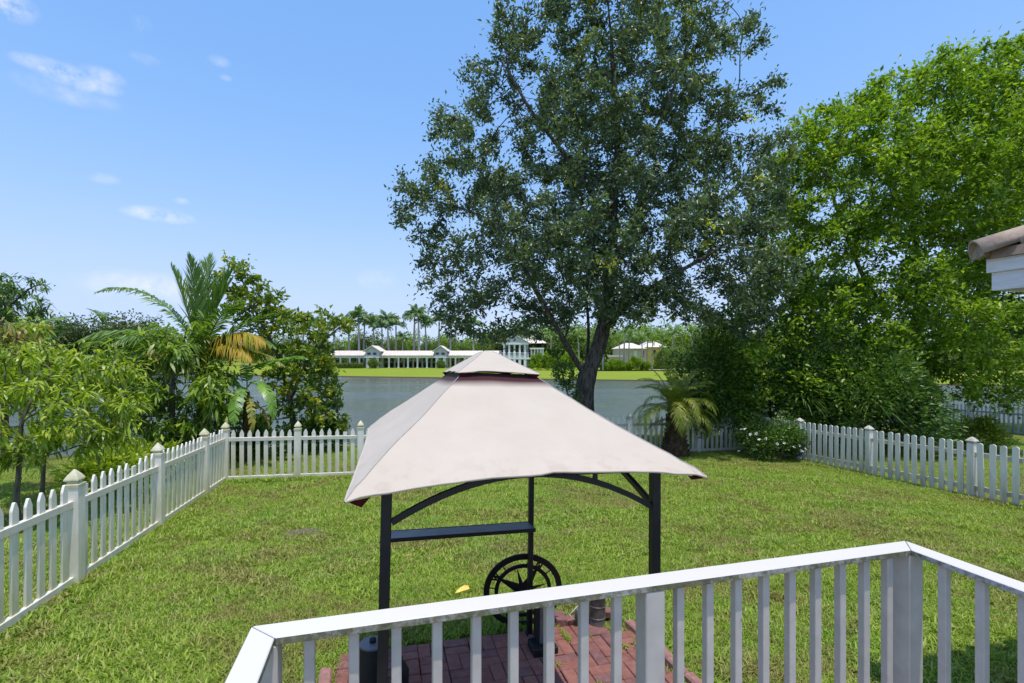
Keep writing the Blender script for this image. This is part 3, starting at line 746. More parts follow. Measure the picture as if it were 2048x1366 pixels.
# understorey bushes behind and before the right fence corner
def bush(name, label, center, rx, ry, rz_, n, L, wd, mat, seed, stems=4, flowers=0, group=None, cat='shrub', up=.5):
    g = np.random.default_rng(seed)
    base = Vector((center[0], center[1], center[2])); root = thing(name, label, cat, base, 0, group)
    k = 26; cl = g.normal(0, 1, (k, 3)); cl /= np.linalg.norm(cl, axis=1)[:, None]; cl[:, 2] = np.abs(cl[:, 2]) * 1.0 - .15
    cl *= (.45 + .45 * g.random((k, 1))); ci = g.integers(0, k, n)
    v = g.normal(0, 1, (n, 3)); v /= np.linalg.norm(v, axis=1)[:, None]
    pos = (cl[ci] + v * .34 * (g.random((n, 1)) ** .4)); 
    dr = pos * 1.0 + g.normal(0, .5, (n, 3)); pos = pos * np.array([rx, ry, rz_]) + np.array([0, 0, rz_ * .42])
    pos[:, 2] = np.maximum(pos[:, 2], .03)
    tone = (.5 * g.random(n) + .5 * g.random(k)[ci])
    kk = .7 + .6 * g.random(n)
    tag(link('foliage', leaf_cloud('foliage', pos, dr, L * kk, wd * kk, mat, tone, .1, False, .2, up, g), None, root), kind='stuff')
    paths = []
    for i in range(stems):
        t = cl[i] * np.array([rx, ry, rz_]) * .8 + np.array([0, 0, rz_ * .42]); b0 = np.array([t[0] * .15, t[1] * .15, -.05])
        paths.append(([b0, b0 * .5 + t * .5 + g.normal(0, .05, 3), t], [.02, .014, .006]))
    tube_obj('stems', paths, 4, M['barkgrey'], root)
    if flowers:
        for i in range(flowers):
            a = math.pi + math.pi * ((i * .618) % 1); z = .12 + .75 * ((i * .37) % 1)
            r_ = math.sqrt(max(0, 1 - (z - .4) ** 2 * 1.6))
            bmf = bmesh.new()
            for q in range(5):
                th = q * 2 * math.pi / 5
                c0 = bmf.verts.new((0, 0, 0)); a1 = bmf.verts.new((.035 * math.cos(th - .45), .035 * math.sin(th - .45), .012)); a2 = bmf.verts.new((.05 * math.cos(th), .05 * math.sin(th), .004)); a3 = bmf.verts.new((.035 * math.cos(th + .45), .035 * math.sin(th + .45), .012))
                bmf.faces.new((c0, a1, a2, a3))
            f = link('flower', bm_mesh('flower', bmf, M['flower']), None, root)
            f.location = (rx * 1.0 * r_ * math.cos(a), ry * 1.0 * r_ * math.sin(a), rz_ * z + .1); f.rotation_euler = (R(random.uniform(20, 70)), 0, a + math.pi / 2)
    return root
p = W(9.6, 8.0); bush('flowering_shrub', 'low green shrub dotted with white flowers in the right fence corner', p, .95, .75, .98, 5200, .085, .045, M['leaf_dark'], 61, 5, 16)
p = W(9.0, 9.75); bush('dense_shrub', 'dark dense shrub hanging over the back fence beside the young date palm', p, 1.5, .95, 2.6, 13000, .11, .055, M['leaf_dark'], 62, 6)
p = W(11.2, 8.9); bush('dense_shrub', 'tall dark shrub behind the far end of the right fence', p, 1.5, 1.1, 2.9, 10500, .12, .06, M['leaf_dark'], 63, 6)
p = W(12.7, 7.9); bush('dense_shrub', 'wide dark shrub in shade under the lime green tree', p, 2.1, 1.3, 2.4, 11500, .13, .06, M['leaf_dark'], 64, 6)
p = W(14.2, 9.4); bush('dense_shrub', 'low dark shrub right of the lime green tree trunk', p, 2.0, 1.2, 1.9, 9000, .13, .06, M['leaf_dark'], 65, 5)
p = W(10.9, 11.6); bush('dense_shrub', 'green shrub on the lake bank beyond the back fence', p, 1.4, .9, 2.2, 7600, .12, .055, M['leaf_dark'], 66, 5)
p = W(17.6, 8.2); bush('yellow_shrub', 'small yellowish shrub before the neighbouring picket fence', p, .8, .7, .9, 2600, .10, .05, M['leaf_mag'], 67, 4)
# spiky plants
def spiky(label, base, h, n, L, seed):
    g = np.random.default_rng(seed); root = thing('screw_pine', label, 'plant', base, 0, 'spiky plants behind the right fence')
    tube_obj('stem', [([(0, 0, -.05), (.03, .02, h * .5), (0, 0, h)], [.06, .05, .04])], 7, M['barkbrown'], root)
    az = g.random(n) * 2 * math.pi; el = g.uniform(-.3, 1.3, n)
    d = np.stack([np.cos(az) * np.cos(el), np.sin(az) * np.cos(el), np.sin(el)], 1)
    pos = np.tile(np.array([[0, 0, h]]), (n, 1)) + d * .04
    tag(link('blades', leaf_cloud('blades', pos, d, L * g.uniform(.7, 1.1, n), .032, M['leaf_dark'], g.random(n), .02, True, .35, .8, g), None, root), kind='stuff')
for a_, b_, h, lab in ((10.9, 8.3, 1.7, 'spiky dark plant rising above the far end of the right fence'), (12.3, 7.4, 1.6, 'spiky dark plant second along behind the right fence'), (11.2, 9.8, 1.7, 'tall spiky plant deep in the shade behind the fence corner')):
    spiky(lab, W(a_, b_), h, 130, .95, int(a_ * 10))

# ------------------------------------------------------------------ palms
def frond_mesh(name, L, n, ll, lw, e0, bend, mat, ang=55, drop=.5, vee=.3, seed=0, rw=.02, lift=0., sway=0., jit=.08, stem=.12):
    """palm frond from the origin along +X, rachis starting at elevation e0 and bending down"""
    g = np.random.default_rng(seed); m = 14
    t = np.linspace(0, 1, m); el = e0 - bend * t ** 1.4; sw = sway * t ** 1.6
    st = np.stack([np.cos(el) * np.cos(sw), np.cos(el) * np.sin(sw), np.sin(el)], 1) * L / (m - 1)
    P = np.concatenate([[[0, 0, 0]], np.cumsum(st[:-1], 0)])
    Vr, Fr = tube_np([(P, rw * (1 - .85 * t))], 4)
    ts = np.linspace(stem, .995, n)
    pts = np.stack([np.interp(ts, t, P[:, k]) for k in range(3)], 1)
    tg = np.stack([np.interp(ts, t, st[:, k]) for k in range(3)], 1); tg /= np.linalg.norm(tg, axis=1)[:, None]
    side = np.cross(np.array([0, 0, 1.]), tg); side /= np.linalg.norm(side, axis=1)[:, None] + 1e-9
    up = np.cross(tg, side)
    prof = ll * (np.sin(np.clip((ts - stem) / (1 - stem), 0, 1) * math.pi * .86 + .35)) .clip(.18)
    VV = [Vr]; FF4 = [Fr]; FF3 = []; tones = [np.full(len(Fr), .5)]; t3 = []; off = len(Vr)
    for sg in (1, -1):
        a = np.radians(ang * (1 - .45 * ts)) + g.normal(0, jit, n)
        d = tg * np.cos(a)[:, None] + side * sg * np.sin(a)[:, None] + up * (vee + g.normal(0, jit, n))[:, None]
        d /= np.linalg.norm(d, axis=1)[:, None]
        lenv = (prof * g.uniform(.85, 1.1, n))[:, None]
        dz = np.array([0, 0, -1.])
        mid = pts + d * lenv * .5 + dz * lenv * drop * .15
        tip = pts + d * lenv * .92 + dz * lenv * drop * .62
        wv = tg * lw * .5
        Vl = np.concatenate([pts - wv * .6, pts + wv * .6, mid + wv, mid - wv, tip])
        q = np.arange(n)
        FF4.append(np.stack([q, q + n, q + 2 * n, q + 3 * n], 1) + off); FF3.append(np.stack([q + 3 * n, q + 2 * n, q + 4 * n], 1) + off)
        tn = g.random(n); tones.append(tn); t3.append(tn)
        VV.append(Vl); off += len(Vl)
    return np_mesh(name, np.concatenate(VV), [np.concatenate(FF4), np.concatenate(FF3)], mat, tone=np.concatenate(tones + t3))
def palm_fronds(root, top, meshes, n, seed, els=None, name='frond', tilt=.12):
    g = random.Random(seed); k = 0
    for i in range(n):
        me = meshes[i % len(meshes)]
        o = link(name, me, None, root); o.location = top
        o.rotation_euler = (g.uniform(-tilt, tilt), g.uniform(-tilt, tilt), i * 2.39996 + g.uniform(-.25, .25)); s = g.uniform(.85, 1.1); o.scale = (s, s, s)
# coconut palm, left: fronds placed one by one
cb = at(402, 712, 12.2); cbase = Vector((cb[0], cb[1], gz(cb[0], cb[1])))
root = thing('coconut_palm', 'young coconut palm with tall upright fronds above the left shrubs', 'palm', cbase)
hz = cb[2] - cbase.z
tube_obj('trunk', [([(0, 0, -.1), (.05, 0, hz * .5), (0, 0, hz - .1)], [.17, .14, .11])], 9, M['barkbrown'], root)
cf = [  # azimuth, start elevation, bend, length, leaflets, leaflet length, material, droop, sway
    (100, 86, 22, 2.85, 56, .80, 'leaf_coco', .05, .05), (20, 78, 14, 2.55, 56, .78, 'leaf_coco', .05, .1), (185, 76, 8, 2.5, 50, .72, 'leaf_coco', .05, -.1), (270, 84, 12, 2.6, 56, .75, 'leaf_coco', .05, 0), (10, 78, 20, 2.2, 50, .7, 'leaf_coco', .1, 0),
    (176, 66, 92, 3.7, 46, .55, 'leaf_coco', .75, 0), (192, 30, 62, 2.7, 46, .70, 'leaf_coco', .25, 0), (160, 22, 60, 2.6, 46, .70, 'leaf_coco', .6, 0), (215, 40, 80, 2.6, 40, .6, 'leaf_coco', .7, 0),
    (12, 48, 40, 2.3, 44, .60, 'leaf_coco', .35, 0), (-18, 34, 70, 2.5, 46, .60, 'leaf_coco', .8, 0), (45, 45, 60, 2.4, 44, .6, 'leaf_coco', .6, 0), (330, 60, 60, 2.4, 44, .6, 'leaf_coco', .6, 0),
    (-22, 42, 84, 2.45, 60, .74, 'leaf_yel', 1.3, 0), (-30, 30, 80, 2.3, 55, .6, 'leaf_yel', 1.2, 0), (-5, 20, 62, 2.3, 46, .5, 'leaf_date', 1.1, 0), (250, 40, 80, 2.2, 40, .6, 'leaf_coco', .8, 0), (290, 30, 80, 2.2, 40, .6, 'leaf_coco', .9, 0)]
for i, (az, e0, bd, L, n, ll, mt, dp, sw) in enumerate(cf):
    me = frond_mesh('frond', L, int(n * 1.45), ll, .072 if e0 > 75 else .06, R(e0), R(bd), M[mt], 30 if e0 > 75 else 52, dp, .25, 100 + i, .028, sway=sw, jit=.10)
    o = link('frond', me, None, root); o.location = (0, 0, hz - .1); o.rotation_euler = (0, 0, R(az))
    if mt == 'leaf_yel': o['label'] = 'yellow and orange dying frond'
# lower left palm: only a yellow frond shows
lb = at(10, 705, 10.5); lbase = Vector((lb[0], lb[1], gz(lb[0], lb[1])))
root = thing('coconut_palm', 'palm at the left edge whose yellow frond shows between the mango trees', 'palm', lbase)
hz2 = lb[2] - lbase.z
tube_obj('trunk', [([(0, 0, -.1), (0, 0, hz2)], [.07, .05])], 8, M['barkbrown'], root)
for i, (az, e0, bd, L, mt) in enumerate(((-20, 40, 55, 1.75, 'leaf_yel'), (120, 50, 60, 1.7, 'leaf_coco'), (200, 45, 60, 1.7, 'leaf_coco'), (60, 60, 60, 1.5, 'leaf_coco'))):
    o = link('frond', frond_mesh('frond', L, 40, .42, .035, R(e0), R(bd), M[mt], 50, .7, .2, 140 + i, .02), None, root)
    o.location = (0, 0, hz2); o.rotation_euler = (0, 0, R(az))
# young date palm by the back fence
db = W(7.25, 8.95); root = thing('date_palm', 'small feathery date palm with a thick shaggy trunk before the back fence', 'palm', db)
bmt = bmesh.new(); add_lathe(bmt, [(.40, -.05), (.36, .15), (.28, .45), (.24, .8), (.22, 1.05), (.12, 1.2)], 14)
for v in bmt.verts:
    nzv = noise.noise(v.co * 6); v.co.x *= 1 + .22 * nzv; v.co.y *= 1 + .22 * nzv
link('trunk', bm_mesh('trunk', bmt, M['barkbrown'], True), None, root)
stub = bmesh.new()
for i in range(90):
    a = i * 2.4; z = .1 + i * .0115; r_ = .37 - .16 * min(1, z / .9)
    rot = Matrix.Rotation(a, 4, 'Z') @ Matrix.Rotation(R(58), 4, 'Y')
    add_box(stub, (r_ * math.cos(a), r_ * math.sin(a), z), (.03, .05, .17), rot=Matrix.Rotation(a, 4, 'Z') @ Matrix.Rotation(R(28), 4, 'Y'))
tag(link('cut_frond_stubs', bm_mesh('cut_frond_stubs', stub, M['barkbrown']), None, root), kind='stuff')
dm = [frond_mesh('frond', 1.6, 60, .34, .020, R(e), R(b_), M['leaf_date'], 58, .5, .15, 200 + i, .012) for i, (e, b_) in enumerate(((80, 110), (66, 150), (50, 160), (34, 150), (85, 50)))]
palm_fronds(root, (0, 0, 1.12), dm, 40, 5)
dd_ = frond_mesh('dead_frond', 1.1, 30, .22, .016, R(5), R(95), M['leaf_flush'], 50, .8, 0, 230, .012)
for i in range(7):
    o = link('dead_frond', dd_, None, root); o.location = (0, 0, 1.0); o.rotation_euler = (0, 0, i * .9 + .3)

# ------------------------------------------------------------------ left group: mango, broad-leaved tree, banana
def mango(name, label, base_px, d, lines, lobes, n_attr, R0, per, L, seed, mat='leaf_mango', flush=None, tone_pow=1.0, spread=.10, group='young mango trees beyond the left fence'):
    b = at(*base_px, d); b[2] = gz(b[0], b[1])
    ln = [([b] + [at(*q, d) for q in lines], None)]
    return make_tree(name, label, 'tree', b, ln, lobes, n_attr, R0, M['barkgrey'], M[mat], per, L, L * .235, spread, step=.16, kill=.19, seed=seed, maxcnt=1,
                     long=True, droop=.35, gravity=.25, thick=.018, clump=.3, nclump=40, up_bias=.75, flush=flush, tone_pow=tone_pow, group=group)
mango('mango_tree', 'young mango tree with bright long leaves nearest the camera at the left edge', (40, 960), 6.6, [(38, 900), (45, 830)],
      [lm(50, 810, 6.6, 95, 70, .75), lm(20, 740, 6.8, 60, 60, .6), lm(140, 800, 6.7, 70, 55, .6), lm(90, 870, 6.5, 90, 35, .5), lm(30, 850, 6.6, 60, 60, .6), lm(100, 760, 6.8, 60, 50, .6), lm(60, 905, 6.7, 95, 35, .6), lm(160, 880, 6.9, 60, 40, .5)], 620, .030, 24, .15, 301)
mango('mango_tree', 'young mango sapling with slim stem second from the left edge', (86, 955), 7.4, [(90, 880), (110, 820)],
      [lm(190, 770, 7.4, 85, 75, .8), lm(120, 720, 7.6, 70, 50, .7), lm(240, 830, 7.3, 65, 45, .6), lm(170, 700, 7.6, 50, 30, .4), lm(230, 740, 7.8, 60, 50, .6), lm(140, 850, 7.4, 70, 40, .6), lm(250, 790, 7.6, 50, 60, .6), lm(210, 880, 7.6, 75, 32, .6), lm(60, 770, 7.6, 70, 60, .7)], 680, .028, 22, .15, 302)
mango('mango_tree', 'mango tree with hanging orange-brown young leaves at the upper left edge', (-60, 900), 8.0, [(-40, 780), (-10, 720)],
      [lm(15, 685, 8.0, 80, 60, .9), lm(40, 645, 7.6, 38, 35, .5), lm(-60, 720, 8, 70, 80, .9), lm(50, 700, 7.5, 40, 35, .4)], 400, .04, 22, .17, 303, flush=(M['leaf_flush'], .45))
mango('mango_tree', 'dense dark green mango tree in the middle of the left shrubs behind the fence corner', (345, 880), 11.2, [(345, 800), (345, 720)],
      [lm(350, 720, 11.2, 85, 90, 1.3), lm(290, 790, 11.2, 60, 70, 1.0), lm(420, 790, 11.0, 70, 80, 1.1), lm(350, 830, 10.9, 110, 45, 1.0), lm(310, 680, 11.3, 50, 40, .8), lm(250, 740, 11.4, 45, 60, .8), lm(300, 860, 10.9, 70, 35, .8)], 950, .07, 24, .21, 304, flush=(M['leaf_flush'], .03), mat='leaf_mangod', tone_pow=1.25, spread=.14)
mango('mango_tree', 'rounded dark tree rising at the upper left edge against the sky', (-20, 850), 12.5, [(-10, 740), (10, 660)],
      [lm(40, 590, 12.5, 55, 52, .9), lm(-30, 600, 12.5, 60, 70, 1.0), lm(80, 650, 12.5, 28, 50, .7), lm(0, 660, 12.5, 70, 60, 1.0)], 520, .08, 22, .18, 305, mat='leaf_dark', tone_pow=.7, spread=.13)
# individually visible leaves at the ends of the two nearest mango trees' twigs
for rt in [o for o in S.objects if o.name.startswith('mango_tree')][:2]:
    lmsh = leaf_cloud('leaf', np.array([[0., 0, 0]]), np.array([[1., 0, 0]]), .15, .034, M['leaf_mango'], np.array([.86]), .1, True, .5, 1.0)
    cr = [c for c in rt.children if c.name.startswith('crown')][0].data
    n = len(cr.vertices); cov = np.empty(n * 3, np.float32); cr.vertices.foreach_get('co', cov); cov = cov.reshape(-1, 3)[:n // 6]
    sel = np.argsort(cov[:, 1] + rng.normal(0, .12, len(cov)))[:130]
    for k in sel:
        o = link('leaf', lmsh, None, rt); o.location = cov[k]
        o.rotation_euler = (random.uniform(-.5, .5), random.uniform(-.1, .7), random.uniform(0, 6.28)); s = random.uniform(.75, 1.15); o.scale = (s, s, s)
# yellowing broad-leaved tree
D5 = 13.2
mb = at(585, 905, D5); mb[2] = gz(mb[0], mb[1]) - .05
K = lambda px, py, dd=0: at(px, py, D5 + dd)
make_tree('broadleaf_tree', 'irregular tree with glossy yellowing leaves between the coconut palm and the lake', 'tree', mb,
          [([mb, K(590, 850), K(580, 800)], None), ([K(560, 720), K(520, 640), K(490, 580), K(480, 530)], (0, 2)), ([K(610, 730), K(640, 690), K(680, 650)], (0, 2)), ([K(620, 800), K(660, 790)], (0, 2))],
          [lm(470, 560, D5, 55, 50, .9), lm(535, 580, D5, 40, 38, .7), lm(455, 525, D5, 30, 22, .4), lm(500, 620, D5, 70, 45, 1.0), lm(640, 650, D5, 55, 38, .9), lm(690, 650, D5, 28, 38, .6), lm(600, 640, D5 + .5, 40, 30, .6),
           lm(610, 720, D5, 80, 45, 1.1), lm(560, 680, D5, 60, 40, .8), lm(610, 790, D5, 80, 50, 1.1), lm(655, 840, D5, 62, 26, .8), lm(545, 850, D5, 70, 40, .9), lm(480, 850, D5, 60, 40, .9), lm(700, 840, D5, 20, 18, .4), lm(570, 745, D5 - .3, 60, 40, .7), lm(600, 680, D5, 60, 40, .8), lm(640, 760, D5, 50, 50, .7), lm(540, 620, D5, 35, 35, .5)],
          1900, .08, M['barkgrey'], M['leaf_mag'], 26, .15, .072, .13, step=.2, kill=.24, seed=51, maxcnt=1, clump=.42, nclump=150, up_bias=.55, thick=.03, shell=.38)
# banana
bb = at(492, 870, 11.6); bbase = Vector((bb[0], bb[1], gz(bb[0], bb[1])))
root = thing('banana_plant', 'banana plant with large drooping ribbed leaves behind the back fence corner', 'plant', bbase)
tube_obj('stem', [([(0, 0, -.1), (.02, 0, .8), (.03, 0, 1.7)], [.12, .10, .06])], 9, M['barkbrown'], root)
def banana_leaf(L, wd, e0, bend, mat, seed, tears=.15):
    g = np.random.default_rng(seed); m = 26; t = np.linspace(0, 1, m); el = e0 - bend * t
    st = np.stack([np.cos(el), 0 * el, np.sin(el)], 1) * L / (m - 1); P = np.concatenate([[[0, 0, 0]], np.cumsum(st[:-1], 0)])
    VV, F4, tn = [], [], []; off = 0
    Vr, Fr = tube_np([(P, .018 * (1 - .8 * t))], 5); VV.append(Vr); F4.append(Fr); tn += [1.0] * len(Fr); off = len(Vr)
    prof = wd * np.sin(np.clip(t * .93 + .06, 0, 1) * math.pi) ** .6
    for sg in (1, -1):
        for i in range(3, m - 1):
            w1, w2 = prof[i] * (1 + g.normal(0, .05)), prof[i + 1] * (1 + g.normal(0, .05))
            gap = .12 if g.random() < tears * 3 else 0.0; dr = g.normal(0, .03)
            p0, p1 = P[i], P[i + 1] * (1 - gap) + P[i] * gap
            fx = (P[i + 1] - P[i]) * 1.2
            a = p0; b_ = p1; c = p1 + np.array([0, sg * w2, -w2 * .35 + dr]) + fx; d = p0 + np.array([0, sg * w1, -w1 * .35 + dr]) + fx
            m1 = (a + d) / 2 + np.array([0, 0, w1 * .10]); m2 = (b_ + c) / 2 + np.array([0, 0, w2 * .10])
            VV.append(np.array([a, b_, m2, m1, c, d])); F4.append(np.array([[0, 1, 2, 3], [3, 2, 4, 5]]) + off); off += 6
            q = g.random(); tn += [q, q]
    return np_mesh('leaf', np.concatenate(VV), [np.concatenate(F4)], mat, tone=np.array(tn))
for i, (az, e0, bd, L, wd, mt, z) in enumerate(((-75, 20, 105, 1.5, .16, 'leaf_banana', 1.75), (-38, 35, 125, 1.75, .15, 'leaf_banana', 1.8), (-55, 10, 100, 1.3, .10, 'leaf_banold', 1.6), (0, 22, 24, 1.45, .13, 'leaf_banana', 2.25),
                                                (-8, 30, 30, 1.5, .12, 'leaf_banana', 2.15), (120, 60, 80, 1.4, .16, 'leaf_banana', 1.8), (200, 50, 90, 1.3, .15, 'leaf_banana', 1.7), (160, 10, 90, 1.0, .08, 'leaf_banold', 1.3), (-20, 5, 95, 1.0, .07, 'leaf_flush', 1.45))):
    o = link('leaf', banana_leaf(L, wd, R(e0), R(bd), M[mt], 400 + i), None, root); o.location = (.03, 0, z); o.rotation_euler = (0, 0, R(az))
# low green plants under the mangoes
for i, (px, py, d, lab) in enumerate(((300, 900, 9.6, 'low leafy shrub between the second and third left fence posts'), (220, 905, 8.6, 'low leafy shrub behind the left fence nearest the camera'), (400, 880, 11.6, 'low leafy shrub behind the left fence corner'), (520, 880, 12.4, 'low dark shrub under the banana leaves'), (640, 880, 13.4, 'low dark shrub at the foot of the yellowing tree'))):
    b = at(px, py, d); b[2] = gz(b[0], b[1]); bush('leafy_shrub', lab, b, .8, .6, .62, 1500, .15, .05, M['leaf_mango'] if i < 2 else M['leaf_dark'], 500 + i, 4)

# ------------------------------------------------------------------ far shore
PXM = 967 / 128.
def FX(px, D=128.): return (px - 1024) / 967 * D
def FZ(py, D=128.): return CZ + (712 - py) / 967 * D
def far_ground(D): return -.95
# colonnade with two gabled pavilions
cr = thing('colonnade', 'long white colonnade with pale tiled roof and gabled pavilions across the lake', 'building', (FX(820), 128, -.95))
ox = FX(820)
def part_box(name, root, x0, x1, y0, y1, z0, z1, mat, rx, ry, rz0, bev=0):
    me = box_mesh(name, (x1 - x0, y1 - y0, z1 - z0), mat, bev)
    o = link(name, me, None, root); o.location = ((x0 + x1) / 2 - rx, (y0 + y1) / 2 - ry, (z0 + z1) / 2 - rz0); return o
bmc = bmesh.new()
add_lathe(bmc, [(.34, 0), (.34, .22), (.24, .24), (.22, 2.35), (.28, 2.4), (.34, 2.5), (.34, 2.66)], 10)
colm = bm_mesh('column', bmc, M['stucco'])
for px in (681, 700, 719, 778, 797, 816, 835, 854, 911, 930, 949, 968, 987):
    o = link('column', colm, None, cr); o.location = (FX(px) - ox, 0, 0)
    o = link('column', colm, None, cr); o.location = (FX(px) - ox + .5, 4.2, 0)
for x0, x1 in ((655, 735), (760, 873), (893, 1003)):
    part_box('entablature', cr, FX(x0), FX(x1), 127.7, 128.3, 1.71, 2.25, M['stucco'], ox, 128, -.95)
    part_box('entablature', cr, FX(x0), FX(x1), 131.9, 132.5, 1.71, 2.25, M['stucco'], ox, 128, -.95)
    bmr = bmesh.new(); w = FX(x1) - FX(x0)
    add_prism(bmr, [Vector((0, -.75, 0)), Vector((0, 2.1, 1.25)), Vector((0, 4.95, 0)), Vector((0, 4.95, -.12)), Vector((0, -.75, -.12))], (w, 0, 0))
    for i in range(int(w / .5)): add_box(bmr, (.25 + i * .5, .62, .68), (.10, 3.0, .10), rot=Matrix.Rotation(math.atan2(1.25, 2.85), 4, 'X'))
    o = link('roof', bm_mesh('roof', bmr, M['tile_far']), None, cr); o.location = (FX(x0) - ox, 0, 2.38 + .95)
    for i in range(int(w / 4)):
        pass
def pavilion(pxc, hw):
    xc = FX(pxc) - ox
    for sx in (-1, 1):
        for yy in (-1.2, 3.6):
            o = link('pier', box_mesh('pier', (.75, .75, 2.75), M['stucco'], .01), None, cr); o.location = (xc + sx * (hw - .55), yy, 1.375)
    o = link('upper_wall', box_mesh('upper_wall', (2 * hw, 5.6, 1.75), M['stuccogrey'], .01), None, cr); o.location = (xc, 1.2, 2.75 + .875)
    o = link('cornice', box_mesh('cornice', (2 * hw + .5, 6.1, .28), M['stucco'], .01), None, cr); o.location = (xc, 1.2, 2.85)
    bmr = bmesh.new(); H = 1.15
    add_prism(bmr, [Vector((-hw, 0, 0)), Vector((hw, 0, 0)), Vector((0, 0, H))], (0, 5.6, 0))
    o = link('gable', bm_mesh('gable', bmr, M['stuccogrey']), None, cr); o.location = (xc, -1.6, 4.5)
    bmr = bmesh.new()
    add_prism(bmr, [Vector((-hw - .55, 0, -.22)), Vector((0, 0, H + .08)), Vector((hw + .55, 0, -.22)), Vector((hw + .55, 0, -.05)), Vector((0, 0, H + .28)), Vector((-hw - .55, 0, -.05))], (0, 6.6, 0))
    o = link('pavilion_roof', bm_mesh('pavilion_roof', bmr, M['tile_far']), None, cr); o.location = (xc, -2.1, 4.5)
    for sx in (-.85, .65):
        o = link('window', box_mesh('window', (.85, .12, .62), M['glass'], 0), None, cr); o.location = (xc + sx, -1.66, 3.75)
        f = link('frame', box_mesh('frame', (1.05, .08, .10), M['stucco'], 0), None, o); f.location = (0, -.03, -.38)
pavilion(748, 1.75); pavilion(883, 1.5)
# two-storey porticoed house
rx0 = FX(1030); pr = thing('portico_house', 'white two-storey house with a columned pediment across the lake', 'building', (rx0, 129, -.95))
part_box('lower_wall', pr, FX(1006), FX(1058), 131, 138, -.95, 2.9, M['stuccogrey'], rx0, 129, -.95)
part_box('upper_wall', pr, FX(1006), FX(1058), 133, 138, 2.9, 5.6, M['stuccogrey'], rx0, 129, -.95)
part_box('balcony_slab', pr, FX(1002), FX(1062), 127.6, 133, 1.35, 1.75, M['stucco'], rx0, 129, -.95)
part_box('entablature', pr, FX(1003), FX(1057), 127.6, 133, 5.25, 5.75, M['stucco'], rx0, 129, -.95)
for px in (1008, 1018.5, 1029, 1039.5, 1050):
    bmc = bmesh.new(); add_lathe(bmc, [(.34, 0), (.34, .15), (.25, .2), (.22, 1.95), (.3, 2.05), (.34, 2.2)], 10)
    o = link('column', bm_mesh('column', bmc, M['stucco']), None, pr); o.location = (FX(px) - rx0, -1, 3.05 + .95)
    o = link('balcony_pier', box_mesh('balcony_pier', (.62, .62, 1.3), M['stucco'], .01), None, pr); o.location = (FX(px) - rx0, -1, 1.75 + .65 + .95)
    o = link('lower_pier', box_mesh('lower_pier', (.7, .7, 2.3), M['stucco'], .01), None, pr); o.location = (FX(px) - rx0, -1, 1.15)
    if px < 1050:
        f = link('balustrade', box_mesh('balustrade', (.75, .12, .75), M['stuccogrey'], 0), None, pr); f.location = (FX(px + 5.2) - rx0, -1, 2.2 + .95)
        f = link('window', box_mesh('window', (.62, .1, 1.5), M['glass'], 0), None, pr); f.location = (FX(px + 5.2) - rx0, 3.93, 4.1 + .95)
        f = link('door_opening', box_mesh('door_opening', (.75, .1, 1.9), M['glass'], 0), None, pr); f.location = (FX(px + 5.2) - rx0, 1.93, 1.0)
part_box('parapet_rail', pr, FX(1003), FX(1058), 127.8, 128.3, 3.0, 3.1, M['stucco'], rx0, 129, -.95)
bmr = bmesh.new(); add_prism(bmr, [Vector((-3.45, 0, 0)), Vector((3.45, 0, 0)), Vector((0, 0, 1.9))], (0, 5.5, 0))
o = link('pediment', bm_mesh('pediment', bmr, M['stuccogrey']), None, pr); o.location = (FX(1029.5) - rx0, -1.3, 5.75 + .95)
bmr = bmesh.new(); add_prism(bmr, [Vector((-3.9, 0, -.2)), Vector((0, 0, 1.95)), Vector((3.9, 0, -.2)), Vector((3.9, 0, 0)), Vector((0, 0, 2.2)), Vector((-3.9, 0, 0))], (0, 6, 0))
o = link('pediment_roof', bm_mesh('pediment_roof', bmr, M['tile_far']), None, pr); o.location = (FX(1029.5) - rx0, -1.6, 5.78 + .95)
bmr = bmesh.new(); b0 = [bmr.verts.new(p) for p in ((-7, 0, 0), (7.5, 0, 0), (7.5, 9, 0), (-7, 9, 0))]; t0 = [bmr.verts.new(p) for p in ((-2, 4.5, 2.6), (3, 4.5, 2.6))]
bmr.faces.new((b0[0], b0[1], t0[1], t0[0])); bmr.faces.new((b0[1], b0[2], t0[1])); bmr.faces.new((b0[2], b0[3], t0[0], t0[1])); bmr.faces.new((b0[3], b0[0], t0[0])); bmr.faces.new(b0[::-1])
o = link('hip_roof', bm_mesh('hip_roof', bmr, M['tile_far']), None, pr); o.location = (1.5, 3.0, 5.72 + .95)
part_box('wing_wall', pr, FX(1061), FX(1088), 134, 138, -.95, 4.3, M['stuccogrey'], rx0, 129, -.95)
part_box('wing_slab', pr, FX(1061), FX(1089), 131.5, 134, 1.2, 1.7, M['stucco'], rx0, 129, -.95)
for px in (1064, 1070.5, 1077, 1083.5, 1088):
    o = link('wing_column', box_mesh('wing_column', (.38, .38, 5.0), M['stucco'], .01), None, pr); o.location = (FX(px) - rx0, 3, 2.5)
part_box('wing_cornice', pr, FX(1060.5), FX(1090), 131.4, 134, 4.05, 4.45, M['stucco'], rx0, 129, -.95)
